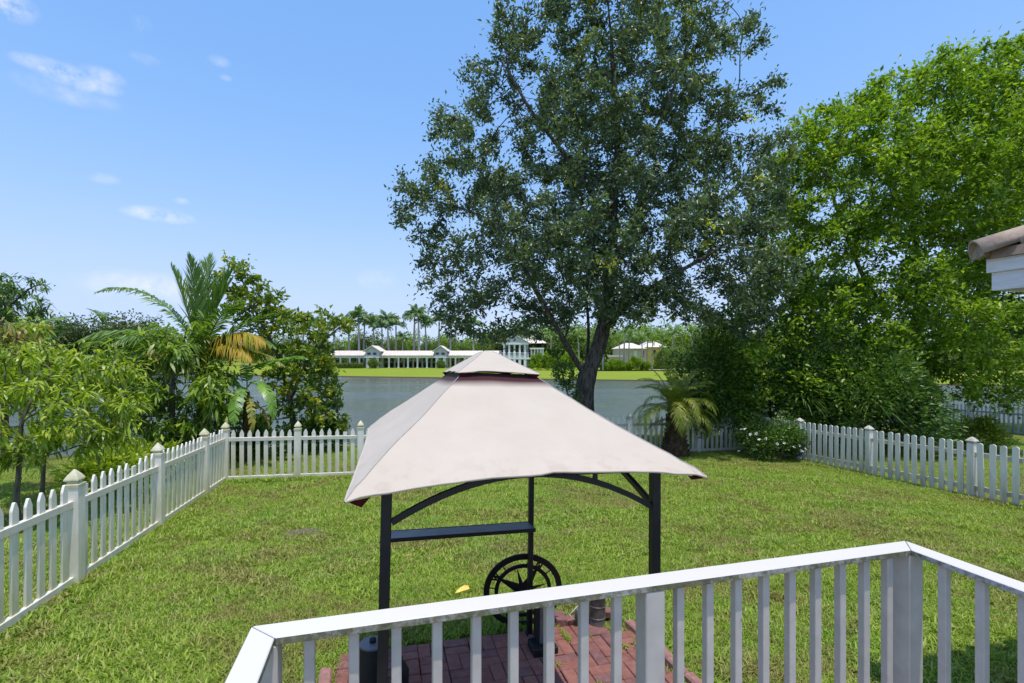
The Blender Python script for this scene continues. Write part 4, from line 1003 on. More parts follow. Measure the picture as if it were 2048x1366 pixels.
# tan house with yellow wing
D6 = 122.; hx = FX(1265, D6); th = thing('tan_house', 'tan house with pale roof and a yellow wing behind palms right of the oak trunk', 'house', (hx, D6, -.95))
def pb(name, x0, x1, y0, y1, p0, p1, mat): return part_box(name, th, FX(x0, D6), FX(x1, D6), D6 + y0, D6 + y1, FZ(p1, D6), FZ(p0, D6), mat, hx, D6, -.95)
pb('wall', 1240, 1291, 0, 9, 697, 738, M['tan']); pb('yellow_wing', 1291, 1334, 1.5, 9, 694, 738, M['yellow']); pb('garden_wall', 1215, 1241, -2, -1.6, 714, 738, M['tan'])
pb('window', 1268, 1274, -.06, .2, 702, 714, M['stucco']); pb('window', 1284, 1288, -.06, .2, 702, 716, M['glass']); pb('window', 1310, 1315, 1.4, 1.7, 700, 708, M['glass'])
pb('garden_wall_cap', 1213, 1242, -2.3, -1.3, 710.5, 714, M['tile_far'])
bmr = bmesh.new()
for (x0, x1, yy0, yy1, zb, hh) in ((FX(1238, D6), FX(1293, D6), -.8, 9.8, FZ(697, D6), 1.5), (FX(1289, D6), FX(1337, D6), .8, 9.8, FZ(694, D6), 1.6)):
    b0 = [bmr.verts.new((a - hx, b_, zb + .95)) for a, b_ in ((x0, yy0), (x1, yy0), (x1, yy1), (x0, yy1))]; xm = (x0 + x1) / 2 - hx; t0 = [bmr.verts.new((xm - 1, (yy0 + yy1) / 2, zb + .95 + hh)), bmr.verts.new((xm + 1, (yy0 + yy1) / 2, zb + .95 + hh))]
    bmr.faces.new((b0[0], b0[1], t0[1], t0[0])); bmr.faces.new((b0[1], b0[2], t0[1])); bmr.faces.new((b0[2], b0[3], t0[0], t0[1])); bmr.faces.new((b0[3], b0[0], t0[0])); bmr.faces.new(b0[::-1])
link('roof', bm_mesh('roof', bmr, M['tile_far']), None, th)
# path strip on the far bank
pv = np.array([[FX(1290, 108), 108.0, -.93], [FX(1420, 108), 108, -.93], [FX(1420, 112), 112, -.92], [FX(1290, 112), 112, -.92]])
tag(link('far_path', np_mesh('far_path', pv + np.array([0, 0, .03]), [np.array([[0, 1, 2, 3]])], M['pale_path'])), kind='structure')
pv = np.array([[FX(1190, 103.5), 103.5, -.93], [FX(1420, 103.5), 103.5, -.93], [FX(1420, 107), 107, -.92], [FX(1190, 107), 107, -.92]])
tag(link('planting_bed', np_mesh('planting_bed', pv + np.array([0, 0, .03]), [np.array([[0, 1, 2, 3]])], M['mulch'])), kind='structure')
# hedges and clipped bushes
def hedge(name, label, x0, x1, y, dpt, h, mat, n, L, seed, zb=-.95):
    g = np.random.default_rng(seed); c = Vector(((x0 + x1) / 2, y, zb)); w = x1 - x0
    root = thing(name, label, 'hedge', c)
    a = g.random((n, 3)); f = g.integers(0, 3, n)
    pos = np.stack([(a[:, 0] - .5) * w, (a[:, 1] - .5) * dpt, a[:, 2] * h], 1)
    pos[f == 0, 1] = -dpt / 2 + g.normal(0, .08, (f == 0).sum()); pos[f == 1, 2] = h + g.normal(0, .08, (f == 1).sum())
    dr = g.normal(0, 1, (n, 3)) + np.array([0, -.5, .8])
    tag(link('foliage', leaf_cloud('foliage', pos, dr, L, L * .6, mat, g.random(n), .1, False, .2, .4, g), None, root), kind='stuff')
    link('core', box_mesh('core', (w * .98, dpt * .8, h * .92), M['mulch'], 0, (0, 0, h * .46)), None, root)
hedge('hedge', 'long clipped hedge at the left end of the colonnade', FX(640, 126), FX(728, 126), 125.6, 1.3, 1.1, M['leaf_farlime'] and M['leaf_far'], 4200, .28, 601)
hedge('hedge', 'dark clipped hedge seen between the middle colonnade columns', FX(770, 134), FX(872, 134), 134, 1.3, 1.35, M['leaf_fardark'], 3600, .28, 602)
hedge('hedge', 'dark clipped hedge behind the left colonnade columns', FX(690, 134), FX(735, 134), 134, 1.3, 1.35, M['leaf_fardark'], 1800, .28, 603)
hedge('hedge', 'bright yellow-green hedge right of the oak trunk across the lake', FX(1302, 113), FX(1338, 113), 113, 1.5, 1.15, M['leaf_farlime'], 2400, .25, 604)
hedge('hedge', 'bright green hedge just right of the oak trunk across the lake', FX(1200, 110), FX(1262, 110), 110, 1.6, 1.35, M['leaf_farlime'], 3000, .25, 605)
def far_bush(label, px, D, rx, rz_, mat, seed, n=1500, L=.28):
    bush('clipped_bush', label, (FX(px, D), D, -.95), rx, rx * .8, rz_, n, L, L * .6, M[mat], seed, 3)
far_bush('large clipped green bush before the left gabled pavilion', 747, 125, 1.75, 1.9, 'leaf_far', 611, 2600)
far_bush('rounded green bush before the second gabled pavilion', 881, 125, 1.25, 1.5, 'leaf_far', 612, 1700)
for i, (px, rx_, rz_, lab) in enumerate(((1222, 1.3, 1.9, 'bright green bush beside the oak trunk on the far bank'), (1240, 1.3, 1.7, 'second bright green bush from the oak trunk on the far bank'), (1270, 1.7, 2.4, 'largest bright green bush on the far bank'), (1292, 1.0, 1.4, 'small bright green bush right of the largest one'))):
    far_bush(lab, px, 105, rx_, rz_, 'leaf_farlime', 620 + i, 2300, .32)
for i, (px, lab) in enumerate(((1075, 'bright green bush right of the gazebo top'), (1098, 'bright green bush below the white wing across the lake'), (1120, 'leafy bright bush left of the oak trunk across the lake'), (1142, 'bright bush touching the oak trunk from the left across the lake'))):
    far_bush(lab, px, 110, 1.9, 2.8 + .5 * (i % 2), 'leaf_farlime', 630 + i, 2300, .34)

# royal palms: one prototype of each, copied
def copy_tree(o, parent=None):
    c = o.copy(); COL.objects.link(c); c.parent = parent
    for ch in list(o.children): copy_tree(ch, c)
    return c
def royal(seed):
    root = thing('royal_palm', 'x', 'palm', (0, 0, 0), 0, 'royal palms behind the colonnade')
    g = random.Random(seed); H = 12.2
    zz = np.linspace(0, H, 9); rr = .30 + .09 * np.sin(np.linspace(0, math.pi, 9)) - .10 * np.linspace(0, 1, 9)
    P = np.stack([.25 * np.sin(zz * .18 + seed), 0 * zz, zz], 1)
    tube_obj('trunk', [(P, rr)], 9, M['royaltrunk'], root)
    tube_obj('crownshaft', [([P[-1], P[-1] + (0, 0, .8), P[-1] + (0, 0, 1.7)], [.22, .24, .09])], 8, M['crownshaft'], root)
    fm = [frond_mesh('frond', 4.3, 34, 1.25, .22, R(e), R(b_), M['leaf_royal'], 60, .85, .1, seed * 10 + i, .06, jit=.2) for i, (e, b_) in enumerate(((78, 70), (58, 105), (38, 110), (15, 90)))]
    palm_fronds(root, tuple(P[-1] + np.array([0, 0, 1.55])), fm, 19, seed)
    return root
protoA, protoB = royal(1), royal(2)
rp = [(566, 12.5, 138), (583, 13.5, 140), (606, 12.8, 138), (627, 12.4, 137), (668, 12.2, 137), (697, 12.2, 138), (718, 14.4, 137), (729, 13.2, 141), (746, 12.3, 137), (764, 11.4, 139), (777, 13.0, 135), (792, 12.0, 137), (805, 8.0, 136), (829, 14.6, 137), (838, 14.4, 134), (851, 12.4, 138), (878, 13.5, 140), (902, 12.8, 139), (947, 12.4, 140)]
ords = ['first', 'second', 'third', 'fourth', 'fifth', 'sixth', 'seventh', 'eighth', 'ninth', 'tenth', 'eleventh', 'twelfth', 'thirteenth', 'fourteenth', 'fifteenth', 'sixteenth', 'seventeenth', 'eighteenth', 'nineteenth', 'twentieth']
for i, (px, h, D) in enumerate(rp):
    o = protoA if i == 0 else protoB if i == 1 else copy_tree(protoA if i % 2 else protoB)
    o.location = (FX(px, D), D, -.95); s = (h + 1.0) / 15.0; o.scale = (s, s, s); o.rotation_euler = (0, 0, i * 1.3)
    o['label'] = f'{ords[i]} royal palm from left in the row behind the colonnade' + (', much shorter than its neighbours' if h < 10 else '')
# slim palms right of the oak trunk
def slim(seed):
    root = thing('slim_palm', 'x', 'palm', (0, 0, 0), 0, 'slim palms before the tan house')
    H = 6.0; zz = np.linspace(0, H, 7); P = np.stack([.3 * np.sin(zz * .3 + seed), .1 * zz / H, zz], 1)
    tube_obj('trunk', [(P, np.linspace(.19, .10, 7))], 8, M['royaltrunk'], root)
    fm = [frond_mesh('frond', 2.7, 24, .65, .10, R(e), R(b_), M['leaf_coco'], 55, .7, .1, seed * 7 + i, .04) for i, (e, b_) in enumerate(((75, 80), (50, 100), (25, 90)))]
    palm_fronds(root, tuple(P[-1]), fm, 13, seed + 3)
    return root
sA, sB = slim(1), slim(2)
sp = [(1155, 1.15, 118), (1196, 1.0, 112), (1207, 1.25, 108), (1237, 1.05, 116), (1249, 1.25, 110), (1258, 1.1, 113), (1285, 1.0, 109), (1297, 1.15, 112), (1304, .9, 109), (1323, 1.1, 114), (1345, 1.2, 112), (1102, 1.2, 122), (1385, 1.3, 118)]
for i, (px, s, D) in enumerate(sp):
    o = sA if i == 0 else sB if i == 1 else copy_tree(sA if i % 2 else sB)
    o.location = (FX(px, D), D, -.95); o.scale = (s, s, s * 1.12); o.rotation_euler = (0, R(4 if px == 1207 else 0), i * 2.1)
for i, k in enumerate(sorted(range(len(sp)), key=lambda q: sp[q][0])):
    o = [q for q in S.objects if q.name.startswith('slim_palm')]
sl_all = sorted([q for q in S.objects if q.name.startswith('slim_palm')], key=lambda q: q.location.x / q.location.y)
for i, o in enumerate(sl_all): o['label'] = f'{ords[i]} slim grey-trunked palm from the left on the far bank near the houses'
# distant trees
def far_tree_proto(mat, seed, n=4600, L=.42):
    g = np.random.default_rng(seed)
    root = thing('distant_tree', 'x', 'tree', (0, 0, 0), 0, 'distant trees across the lake')
    A = lobes_sample([(0, 0, 5.0, 3.8, 3.2, 2.8), (-1.8, 0, 3.4, 3.0, 2.6, 2.6), (2.2, .3, 3.4, 2.8, 2.4, 2.6), (0, -.6, 2.2, 3.6, 2.6, 1.8)], 80, .5, seed)
    ci = g.integers(0, len(A), n); v = g.normal(0, 1, (n, 3)); v /= np.linalg.norm(v, axis=1)[:, None]
    pos = A[ci] + v * (1.05 * g.random((n, 1)) ** .4); tone = .55 * g.random(n) + .45 * g.random(len(A))[ci]
    tag(link('crown', leaf_cloud('crown', pos, v + g.normal(0, .6, (n, 3)), L, L * .6, mat, tone, .1, False, .2, .5, g), None, root), kind='stuff')
    tube_obj('trunk', [([(0, 0, -.2), (.1, 0, 1.8), (0, 0, 4)], [.3, .24, .14]), ([(0, 0, 1.8), (1.4, .2, 4.2)], [.16, .07]), ([(.05, 0, 1.6), (-1.5, 0, 4)], [.15, .06])], 6, M['bark'], root)
    return root
pd_, pf_, pl_ = far_tree_proto(M['leaf_fardark'], 701), far_tree_proto(M['leaf_far'], 702), far_tree_proto(M['leaf_farlime'], 703)
ft = []
for i, px in enumerate(range(-40, 330, 34)): ft.append((px, 104 + 5 * (i % 3), 1.35 + .18 * ((i * 7) % 4) / 3, 'd'))
for i, px in enumerate(range(300, 700, 40)): ft.append((px, 150 + 5 * (i % 3), 1.05 + .25 * ((i * 5) % 4) / 3, 'f'))
for i, px in enumerate(range(675, 1000, 20)): ft.append((px + 5 * (i % 2), 146 + 7 * (i % 3), .98 + .40 * ((i * 5) % 4) / 3, 'flf'[i % 3]))
for i, px in enumerate(range(985, 1480, 24)): ft.append((px, 138 + 6 * (i % 3), 1.25 + .5 * ((i * 3) % 5) / 4, 'flf'[i % 3]))
for i, px in enumerate((1335, 1375, 1420)): ft.append((px, 104 + 4 * i, .72, 'f'))
for i, px in enumerate(range(1500, 2300, 60)): ft.append((px, 110 + 6 * (i % 3), 1.2 + .3 * (i % 2), 'f'))
first = {}
pro = {'d': pd_, 'f': pf_, 'l': pl_}; kindn = {'d': 'dark green', 'f': 'mid green', 'l': 'yellow-green'}
for i, (px, D, s, k) in enumerate(ft):
    o = pro[k] if k not in first else copy_tree(pro[k]); first[k] = 1
    o.location = (FX(px, D), D, -.95); o.scale = (s, s, s); o.rotation_euler = (0, 0, i * 1.7)
    where = ('left of the coconut palm' if px < 330 else 'behind the coconut palm and yellowing tree' if px < 690 else 'behind the row of royal palms' if px < 985 else 'behind the houses across the lake' if px < 1490 else 'beyond the right-hand trees')
    o['label'] = f'distant {kindn[k]} rounded tree {where}'; o['group'] = f'distant {kindn[k]} trees {where}'
def band(name, label, px0, px1, D, h, n, mat, seed, L=.6):
    g = np.random.default_rng(seed); x = FX(px0, D) + g.random(n) * (FX(px1, D) - FX(px0, D)); hh = h * (.7 + .3 * np.sin(x * .7) * np.sin(x * .23 + 1))
    pos = np.stack([x, D + g.normal(0, .9, n), -.95 + g.random(n) * hh], 1)
    tag(link(name, leaf_cloud(name, pos, g.normal(0, 1, (n, 3)), L, L * .6, mat, g.random(n), .1, False, .2, .5, g)), label, 'undergrowth', kind='stuff')
band('distant_undergrowth', 'dense dark undergrowth closing the view behind the colonnade', 560, 1010, 143, 3.2, 9000, M['leaf_fardark'], 801)
band('distant_undergrowth', 'dense undergrowth behind the houses and palms on the far bank', 1060, 1500, 132, 3.6, 9000, M['leaf_far'], 802)
band('distant_undergrowth', 'dark undergrowth along the far bank at the left', -400, 420, 99, 3.0, 10000, M['leaf_fardark'], 803)
band('distant_undergrowth', 'undergrowth along the far bank beyond the right-hand trees', 1490, 2400, 104, 4.0, 10000, M['leaf_far'], 804)
for gname in sorted({o['group'] for o in S.objects if o.name.startswith('distant_tree')}):
    mem = sorted([o for o in S.objects if o.get('group') == gname], key=lambda q: q.location.x / q.location.y)
    for i, o in enumerate(mem):
        kind_, rest = gname.replace('distant ', '', 1).split(' trees ')
        o['label'] = f'{ords[i]} {kind_} distant tree from the left ' + rest
# a lone small palm in the left distance
o = copy_tree(sB); o.location = (FX(208, 112), 112, -.95); o.scale = (1.7, 1.7, 1.75); o['label'] = 'lone palm crown standing above the dark tree row at far left'; o['group'] = 'lone far palm'

# ------------------------------------------------------------------ fences
def picket_mesh(h, w, t, mat, style):
    bm = bmesh.new()
    if style == 'point': pts = [(-w / 2, 0), (w / 2, 0), (w / 2, h - .075), (w * .46, h - .062), (w * .14, h - .006), (0, h), (-w * .14, h - .006), (-w * .46, h - .062), (-w / 2, h - .075)]
    elif style == 'flat': pts = [(-w / 2, 0), (w / 2, 0), (w / 2, h - .07), (-w / 2, h - .07)]
    else: pts = [(-w / 2, 0), (w / 2, 0), (w / 2, h - .03), (w * .36, h - .008), (0, h), (-w * .36, h - .008), (-w / 2, h - .03)]
    add_prism(bm, [Vector((x, -t / 2, z)) for x, z in pts], (0, t, 0))
    return bm_mesh('picket', bm, mat)
def post_mesh(h, w, mat): return box_mesh('fence_post', (w, w, h), mat, .004, (0, 0, h / 2))
def cap_mesh(w, mat, style='gothic'):
    bm = bmesh.new(); r_ = w / 2
    if style == 'gothic':
        add_lathe(bm, [(r_ + .006, -.03), (r_ + .006, 0), (r_ * .72, .012), (r_ * .66, .028), (r_ * 1.02, .042), (r_ * .98, .055), (r_ * .74, .085), (r_ * .42, .115), (r_ * .14, .14), (0, .15)], 4, sq=True)
    else:
        add_lathe(bm, [(r_ * .8, 0), (r_ * .8, .02), (r_ * 1.25, .03), (r_ * 1.25, .05), (r_ * .55, .10), (0, .125)], 4, sq=True)
    return bm_mesh('post_cap', bm, mat)
def fence(label, pts, post_s, pitch=.165, H=1.02, pw=.076, pt=.022, postw=.125, posth=1.10, mat='vinyl', railmat='vinyl_rail', style='point', capstyle='gothic', front=False, flat_every=0, seed=1, posts=None, rails=(.075, .84), group=None, railh=.07, raild=.05, sides=1, base=0.06, wob=.004, skip=()):
    """pts: two local points (lx, ly); posts: distances along"""
    g = random.Random(seed)
    a = W(*pts[0]); b = W(*pts[1]); dv = (b - a); Ln = dv.length; d = dv.normalized()
    yaw = math.atan2(d.y, d.x); sl = math.asin(d.z)
    root = thing('picket_fence', label, 'fence', a, yaw, group)
    pm = picket_mesh(H - base, pw, pt, M[mat], style); fm = picket_mesh(H - base, pw, pt, M[mat], 'flat'); po = post_mesh(posth, postw, M[mat]); cp = cap_mesh(postw, M[mat], capstyle)
    def ground(s): return d.z * s
    for s in posts:
        if s in skip: continue
        o = link('fence_post', po, None, root); hs = s * math.cos(sl); o.location = (hs, 0, ground(s) - .02); o.rotation_euler = (g.uniform(-.008, .008), g.uniform(-.008, .008), 0)
        c = link('post_cap', cp, None, o); c.location = (0, 0, posth)
    ps = sorted(posts)
    for s0, s1 in zip(ps[:-1], ps[1:]):
        for rz in rails:
            me = box_mesh('rail', (s1 - s0 - postw + .004, raild, railh), M[railmat], .003)
            o = link('rail', me, None, root); sm = (s0 + s1) / 2; o.location = (sm * math.cos(sl), 0, ground(sm) + rz); o.rotation_euler = (0, -sl, 0)
        n = max(1, round((s1 - s0) / pitch) - 1); st = (s1 - s0) / (n + 1)
        for i in range(n):
            s = s0 + st * (i + 1); fl = flat_every and g.random() < 1 / flat_every
            o = link('picket', fm if fl else pm, None, root)
            o.location = (s * math.cos(sl), (-(raild / 2 + pt / 2 + .001) * sides) if front else 0, ground(s) + base + g.uniform(-.004, .006)); o.rotation_euler = (g.uniform(-wob, wob), g.uniform(-wob, wob), 0)
    return root
LX = -3.62
fence('white vinyl picket fence running away along the left side of the lawn', ((LX, -.70), (LX, 7.73)), None, posts=[0, 1.83, 3.66, 5.54, 7.33, 8.43], flat_every=13, seed=3, pitch=.165, H=1.06, posth=1.06)
fence('white vinyl picket fence across the back from the left corner to behind the gazebo', ((LX, 7.74), (.45, 7.78)), None, skip=(.0,), posts=[.0, 1.32, 2.55, 3.9], flat_every=14, seed=8, H=1.02, posth=1.06, pitch=.155)
fence('short return of white picket fence hidden behind the gazebo canopy', ((.42, 7.9), (.42, 9.22)), None, posts=[.0, 1.25], seed=9)
fence('shaded white picket fence along the lake behind the date palm', ((.42, 9.33), (10.2, 9.33)), None, posts=[0.15, 1.97, 3.8, 5.62, 7.84, 9.74], seed=12, mat='paint', railmat='paint', style='point', H=1.06, posth=1.04, flat_every=0)
RX = 10.13
fence('white wooden picket fence with rounded tops along the right side of the lawn', ((RX, 9.25), (RX, -.6)), None, posts=[0.1, 1.65, 3.56, 5.57, 7.57, 9.5], seed=13, mat='paint', railmat='paint', style='round', capstyle='pyramid', front=True, sides=1, H=1.06, pw=.096, posth=1.05, rails=(.20, .83), railh=.085, raild=.04, postw=.115, base=-.01, wob=.018, pitch=.165)
fence('weathered neighbouring picket fence far back on the right', ((25.2, 15.4), (24.6, 10.4)), None, posts=[0, 2.5, 4.9], seed=14, mat='oldpaint', railmat='oldpaint', style='point', H=1.15, posth=1.15, pitch=.17)
fence('weathered picket fence across the neighbouring garden behind the lime green tree', ((14.5, 12.6), (25.0, 15.3)), None, posts=[0.1, 2.4, 4.8, 7.2, 9.2, 10.7], seed=15, mat='oldpaint', railmat='oldpaint', style='point', H=1.15, posth=1.15, pitch=.17)

# ------------------------------------------------------------------ brick patio
patio = thing('brick_patio', 'worn red brick patio laid in basket weave under the gazebo', 'patio', W(0, 0), YAW)
nv = Vector((.014, .037, 1)).normalized()
def plane_matrix(p, yaw=YAW):
    u = Vector((math.cos(yaw), math.sin(yaw), 0)); u = (u - u.dot(nv) * nv).normalized(); v = nv.cross(u)
    m_ = Matrix((u, v, nv)).transposed().to_4x4(); m_.translation = p; return m_
patio.matrix_world = plane_matrix(W(0, 0))
bl = [box_mesh('brick', (.196, .095, .06), M['brick'], .005), box_mesh('brick', (.193, .096, .06), M['brick'], .008)]
x0, x1, y0, y1 = PATIO
link('sand_bed', box_mesh('sand_bed', (x1 - x0 + .02, y1 - y0, .04), M['dirt'], 0, ((x0 + x1) / 2, (y0 + y1) / 2 - .02, -.022)), None, patio)
cell = .2; nx = 12; ny = 12
gb_ = random.Random(4)
for i in range(nx):
    for j in range(ny):
        cx, cy = x0 + .0 + cell * (i + .5), y1 - .02 - cell * (j + .5)
        if i == nx - 1 and j < 1: continue
        for k in (-1, 1):
            o = link('brick', gb_.choice(bl), None, patio)
            hor = (i + j) % 2 == 0
            o.location = (cx + (0 if hor else k * .05) + gb_.uniform(-.002, .002), cy + (k * .05 if hor else 0) + gb_.uniform(-.002, .002), .008 + gb_.uniform(-.004, .005))
            o.rotation_euler = (gb_.uniform(-.014, .014), gb_.uniform(-.014, .014), (0 if hor else math.pi / 2) + gb_.uniform(-.015, .015))
# extra loose bricks by the metal can
for (a_, b_, rz, tz) in ((1.05, 1.09, .1, .0), (.93, 1.12, 1.4, .02), (1.33, 1.12, -.2, .03), (1.22, 1.10, .05, 0)):
    o = link('brick', bl[0], None, patio); o.location = (a_, b_, .03 + tz); o.rotation_euler = (.05, .06, rz)
cb_ = box_mesh('edging_block', (.085, .38, .13), simple('pinkish_concrete_edging', (.36, .19, .155), (.22, .12, .10), 22, .9, .5, .006), .014)
for j, (a_, b_, rz, ty) in enumerate(((1.50, .72, .07, .10), (1.53, .33, -.03, .05), (1.55, -.06, .02, .0), (-.98, .60, .05, .15), (-1.0, -.1, 0, .0))):
    o = link('edging_block', cb_, None, patio); o.location = (a_, b_, .02); o.rotation_euler = (0, ty, rz)
# weeds in the joints
wt = []
gw = random.Random(9)
for i in range(70):
    a_, b_ = gw.choice([(gw.uniform(x0, x1), gw.uniform(y0, y1)), (gw.uniform(1.30, 1.46), gw.uniform(-1, 1.1)), (gw.uniform(.8, 1.4), gw.uniform(.75, 1.1))])
    a_ = round((a_ - x0) / .2) * .2 + x0
    wt.append((W(a_, b_, .03), patch_rot(gw), gw.uniform(.45, .9)))
tag(gn_instancer('weeds', [tuple(a[0]) for a in wt], [a[1] for a in wt], [a[2] for a in wt], blade_patch(91, 26, .07), M['blade']), 'weeds and grass growing in the patio joints', 'weeds', kind='stuff')

# ------------------------------------------------------------------ grill gazebo
gaz = thing('grill_gazebo', 'black steel grill gazebo with a faded off-white two-tier canopy on the brick patio', 'gazebo')
gaz.matrix_world = plane_matrix(W(0, 0))
ga, gbv = .604, .973
CA, CB, ZE, ZA, ZS = .749, 1.152, 1.79, 1.61, .955
PH = 1.795; pwid = .042
for sx in (-1, 1):
    for sy in (-1, 1):
        bm = bmesh.new(); add_box(bm, (0, 0, PH / 2), (pwid, pwid, PH)); 
        o = link('post', bm_mesh('post', bm, M['black'], bevel=.004), None, gaz); o.location = (sx * ga, sy * gbv, .02)
        bm = bmesh.new(); add_box(bm, (0, 0, .004), (.16, .13, .006)); add_box(bm, (0, 0, .012), (.055, .055, .02))
        f = link('foot_plate', bm_mesh('foot_plate', bm, M['black'], bevel=.001), None, o)
        for q in (-1, 1):
            bm = bmesh.new(); add_lathe(bm, [(.009, 0), (.009, .008), (.004, .012)], 6)
            s_ = link('screw', bm_mesh('screw', bm, M['galv']), None, o); s_.location = (q * .06, 0, .007)
def arch(p0, p1, rise, zt, n=22):
    p0, p1 = Vector(p0), Vector(p1); pts = []
    for i in range(n + 1):
        t = i / n; p = p0.lerp(p1, t); p.z = zt + rise * (1 - (2 * t - 1) ** 2); pts.append(p)
    d = (p1 - p0).normalized(); side = Vector((-d.y, d.x, 0)) * .011
    bm = bmesh.new(); rings = []
    for i, p in enumerate(pts):
        tg = (pts[min(i + 1, n)] - pts[max(i - 1, 0)]).normalized(); up = Vector((0, 0, 1)); nn = (up - up.dot(tg) * tg).normalized() * .0125
        rings.append([bm.verts.new(p + side + nn), bm.verts.new(p - side + nn), bm.verts.new(p - side - nn), bm.verts.new(p + side - nn)])
    for a, b in zip(rings[:-1], rings[1:]):
        for k in range(4): bm.faces.new((a[k], a[(k + 1) % 4], b[(k + 1) % 4], b[k]))
    bm.faces.new(rings[0]); bm.faces.new(rings[-1][::-1])
    return bm
for p0, p1, rise in (((-ga + .022, -gbv, 0), (ga - .022, -gbv, 0), .17), ((-ga + .022, gbv, 0), (ga - .022, gbv, 0), .17), ((-ga, -gbv + .022, 0), (-ga, gbv - .022, 0), .19), ((ga, -gbv + .022, 0), (ga, gbv - .022, 0), .19)):
    link('arched_brace', bm_mesh('arched_brace', arch(p0, p1, rise, ZA)), M['black'], gaz)
    q0, q1 = Vector(p0), Vector(p1); d = (q1 - q0)
    me = box_mesh('beam', (d.length, .022, .03), M['black'], .002); o = link('beam', me, None, gaz); o.location = (q0 + q1) / 2 + Vector((0, 0, PH - .01)); o.rotation_euler = (0, 0, math.atan2(d.y, d.x))
    for t in (.27, .76):
        zt = ZA + rise * (1 - (2 * t - 1) ** 2); hh = PH - .02 - zt
        o = link('spacer_bar', box_mesh('spacer_bar', (.018, .018, hh), M['black'], .001), None, gaz); o.location = q0.lerp(q1, t) + Vector((0, 0, zt + hh / 2))
# shelf between the back posts
bm = bmesh.new(); sw_, sd_ = 2 * ga - pwid, .185
sy = gbv - .11
sh = link('shelf', box_mesh('shelf', (sw_, sd_, .004), M['shelf'], 0), None, gaz); sh.location = (0, sy, ZS + .012)
for yy in (-sd_ / 2, sd_ / 2):
    o = link('rim', box_mesh('rim', (sw_, .012, .028), M['black'], .002), None, sh); o.location = (0, yy, -.010)
for xx in (-sw_ / 2 + .006, sw_ / 2 - .006):
    o = link('rim', box_mesh('rim', (.012, sd_ - .014, .028), M['black'], .002), None, sh); o.location = (xx, 0, -.010)
# canopy surfaces
TR = .29
def canopy_surface(ca, cb, ze, zt, ratio, n=30, m=18, sagk=.03, edge=.03, corner=True, thick_off=0., fade_top=True, apex=False, bowz=.028):
    """four cloth faces from a rectangular eave to a smaller ring (or the apex), with sag between the hips"""
    VV, FF, fd = [], [], []; off = 0
    cs = [(-1, -1), (1, -1), (1, 1), (-1, 1)]
    for k in range(4):
        (ax, ay), (bx, by) = cs[k], cs[(k + 1) % 4]
        for j in range(m + 1):
            t = j / m; f = 1 - (1 - ratio) * t
            for i in range(n + 1):
                s = i / n
                x = (ax + (bx - ax) * s) * ca * f; y = (ay + (by - ay) * s) * cb * f
                z = ze + (zt - ze) * t - sagk * math.sin(math.pi * t) * 1.0
                bow = 4 * s * (1 - s)
                # taut edges pull in and up between the corners
                e = edge * bow * (1 - t) ** 2
                nx_, ny_ = (ax + bx) / 2, (ay + by) / 2
                x -= nx_ * e; y -= ny_ * e
                z += bowz * bow * (1 - t) ** 3 - sagk * .55 * bow * math.sin(math.pi * min(1, t * 1.1)) * (1 if not apex else .5)
                cd = min(s, 1 - s) * 2
                w = 0.0
                if corner:
                    cr_ = max(0, 1 - cd / .30) * max(0, 1 - t / .16)
                    w = cr_
                    z += cr_ * (.010 * math.sin(cd * 95 + t * 30) + .008 * math.sin(t * 110 + cd * 20)) - .016 * cr_
                pv_ = Vector((x, y, z))
                z += .006 * noise.noise(pv_ * 3.1) + .0035 * noise.noise(pv_ * 7) + .0015 * noise.noise(pv_ * 16)
                VV.append((x, y, z + thick_off)); fd.append(t if w <= 0 or True else 0)
        for j in range(m):
            for i in range(n):
                a = off + j * (n + 1) + i; FF.append((a, a + 1, a + n + 2, a + n + 1))
        off += (n + 1) * (m + 1)
    return np.array(VV), np.array(FF), np.array(fd)
Vc, Fc, fd = canopy_surface(CA, CB, ZE - .005, 2.215, .27, sagk=.012)
# small corrections of the hand-hung corners
for i in range(len(Vc)):
    x, y, z = Vc[i]; t = fd[i]
    if t < .35:
        k = (1 - t / .35)
        if x < 0 and y < 0: Vc[i, 2] -= .018 * k * min(1, abs(x) / CA) * min(1, abs(y) / CB)
        if x < 0 and y > 0: Vc[i, 2] -= .03 * k * min(1, abs(x) / CA) * min(1, abs(y) / CB)
        if x > 0 and y < 0: Vc[i, 2] += .008 * k
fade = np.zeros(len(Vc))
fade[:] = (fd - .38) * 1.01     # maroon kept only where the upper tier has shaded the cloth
cdist = np.abs(np.abs(Vc[:, 0]) - CA) + np.abs(np.abs(Vc[:, 1]) - CB)
st = np.clip(1 - cdist / .16, 0, 1)
fade = np.where(st > 0, -st, fade)
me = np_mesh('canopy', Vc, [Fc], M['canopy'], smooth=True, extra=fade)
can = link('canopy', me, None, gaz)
Vl = Vc.copy(); Vl[:, 2] -= .006
link('canopy_lining', np_mesh('canopy_lining', Vl, [Fc[:, ::-1]], M['maroon'], smooth=True), None, gaz)
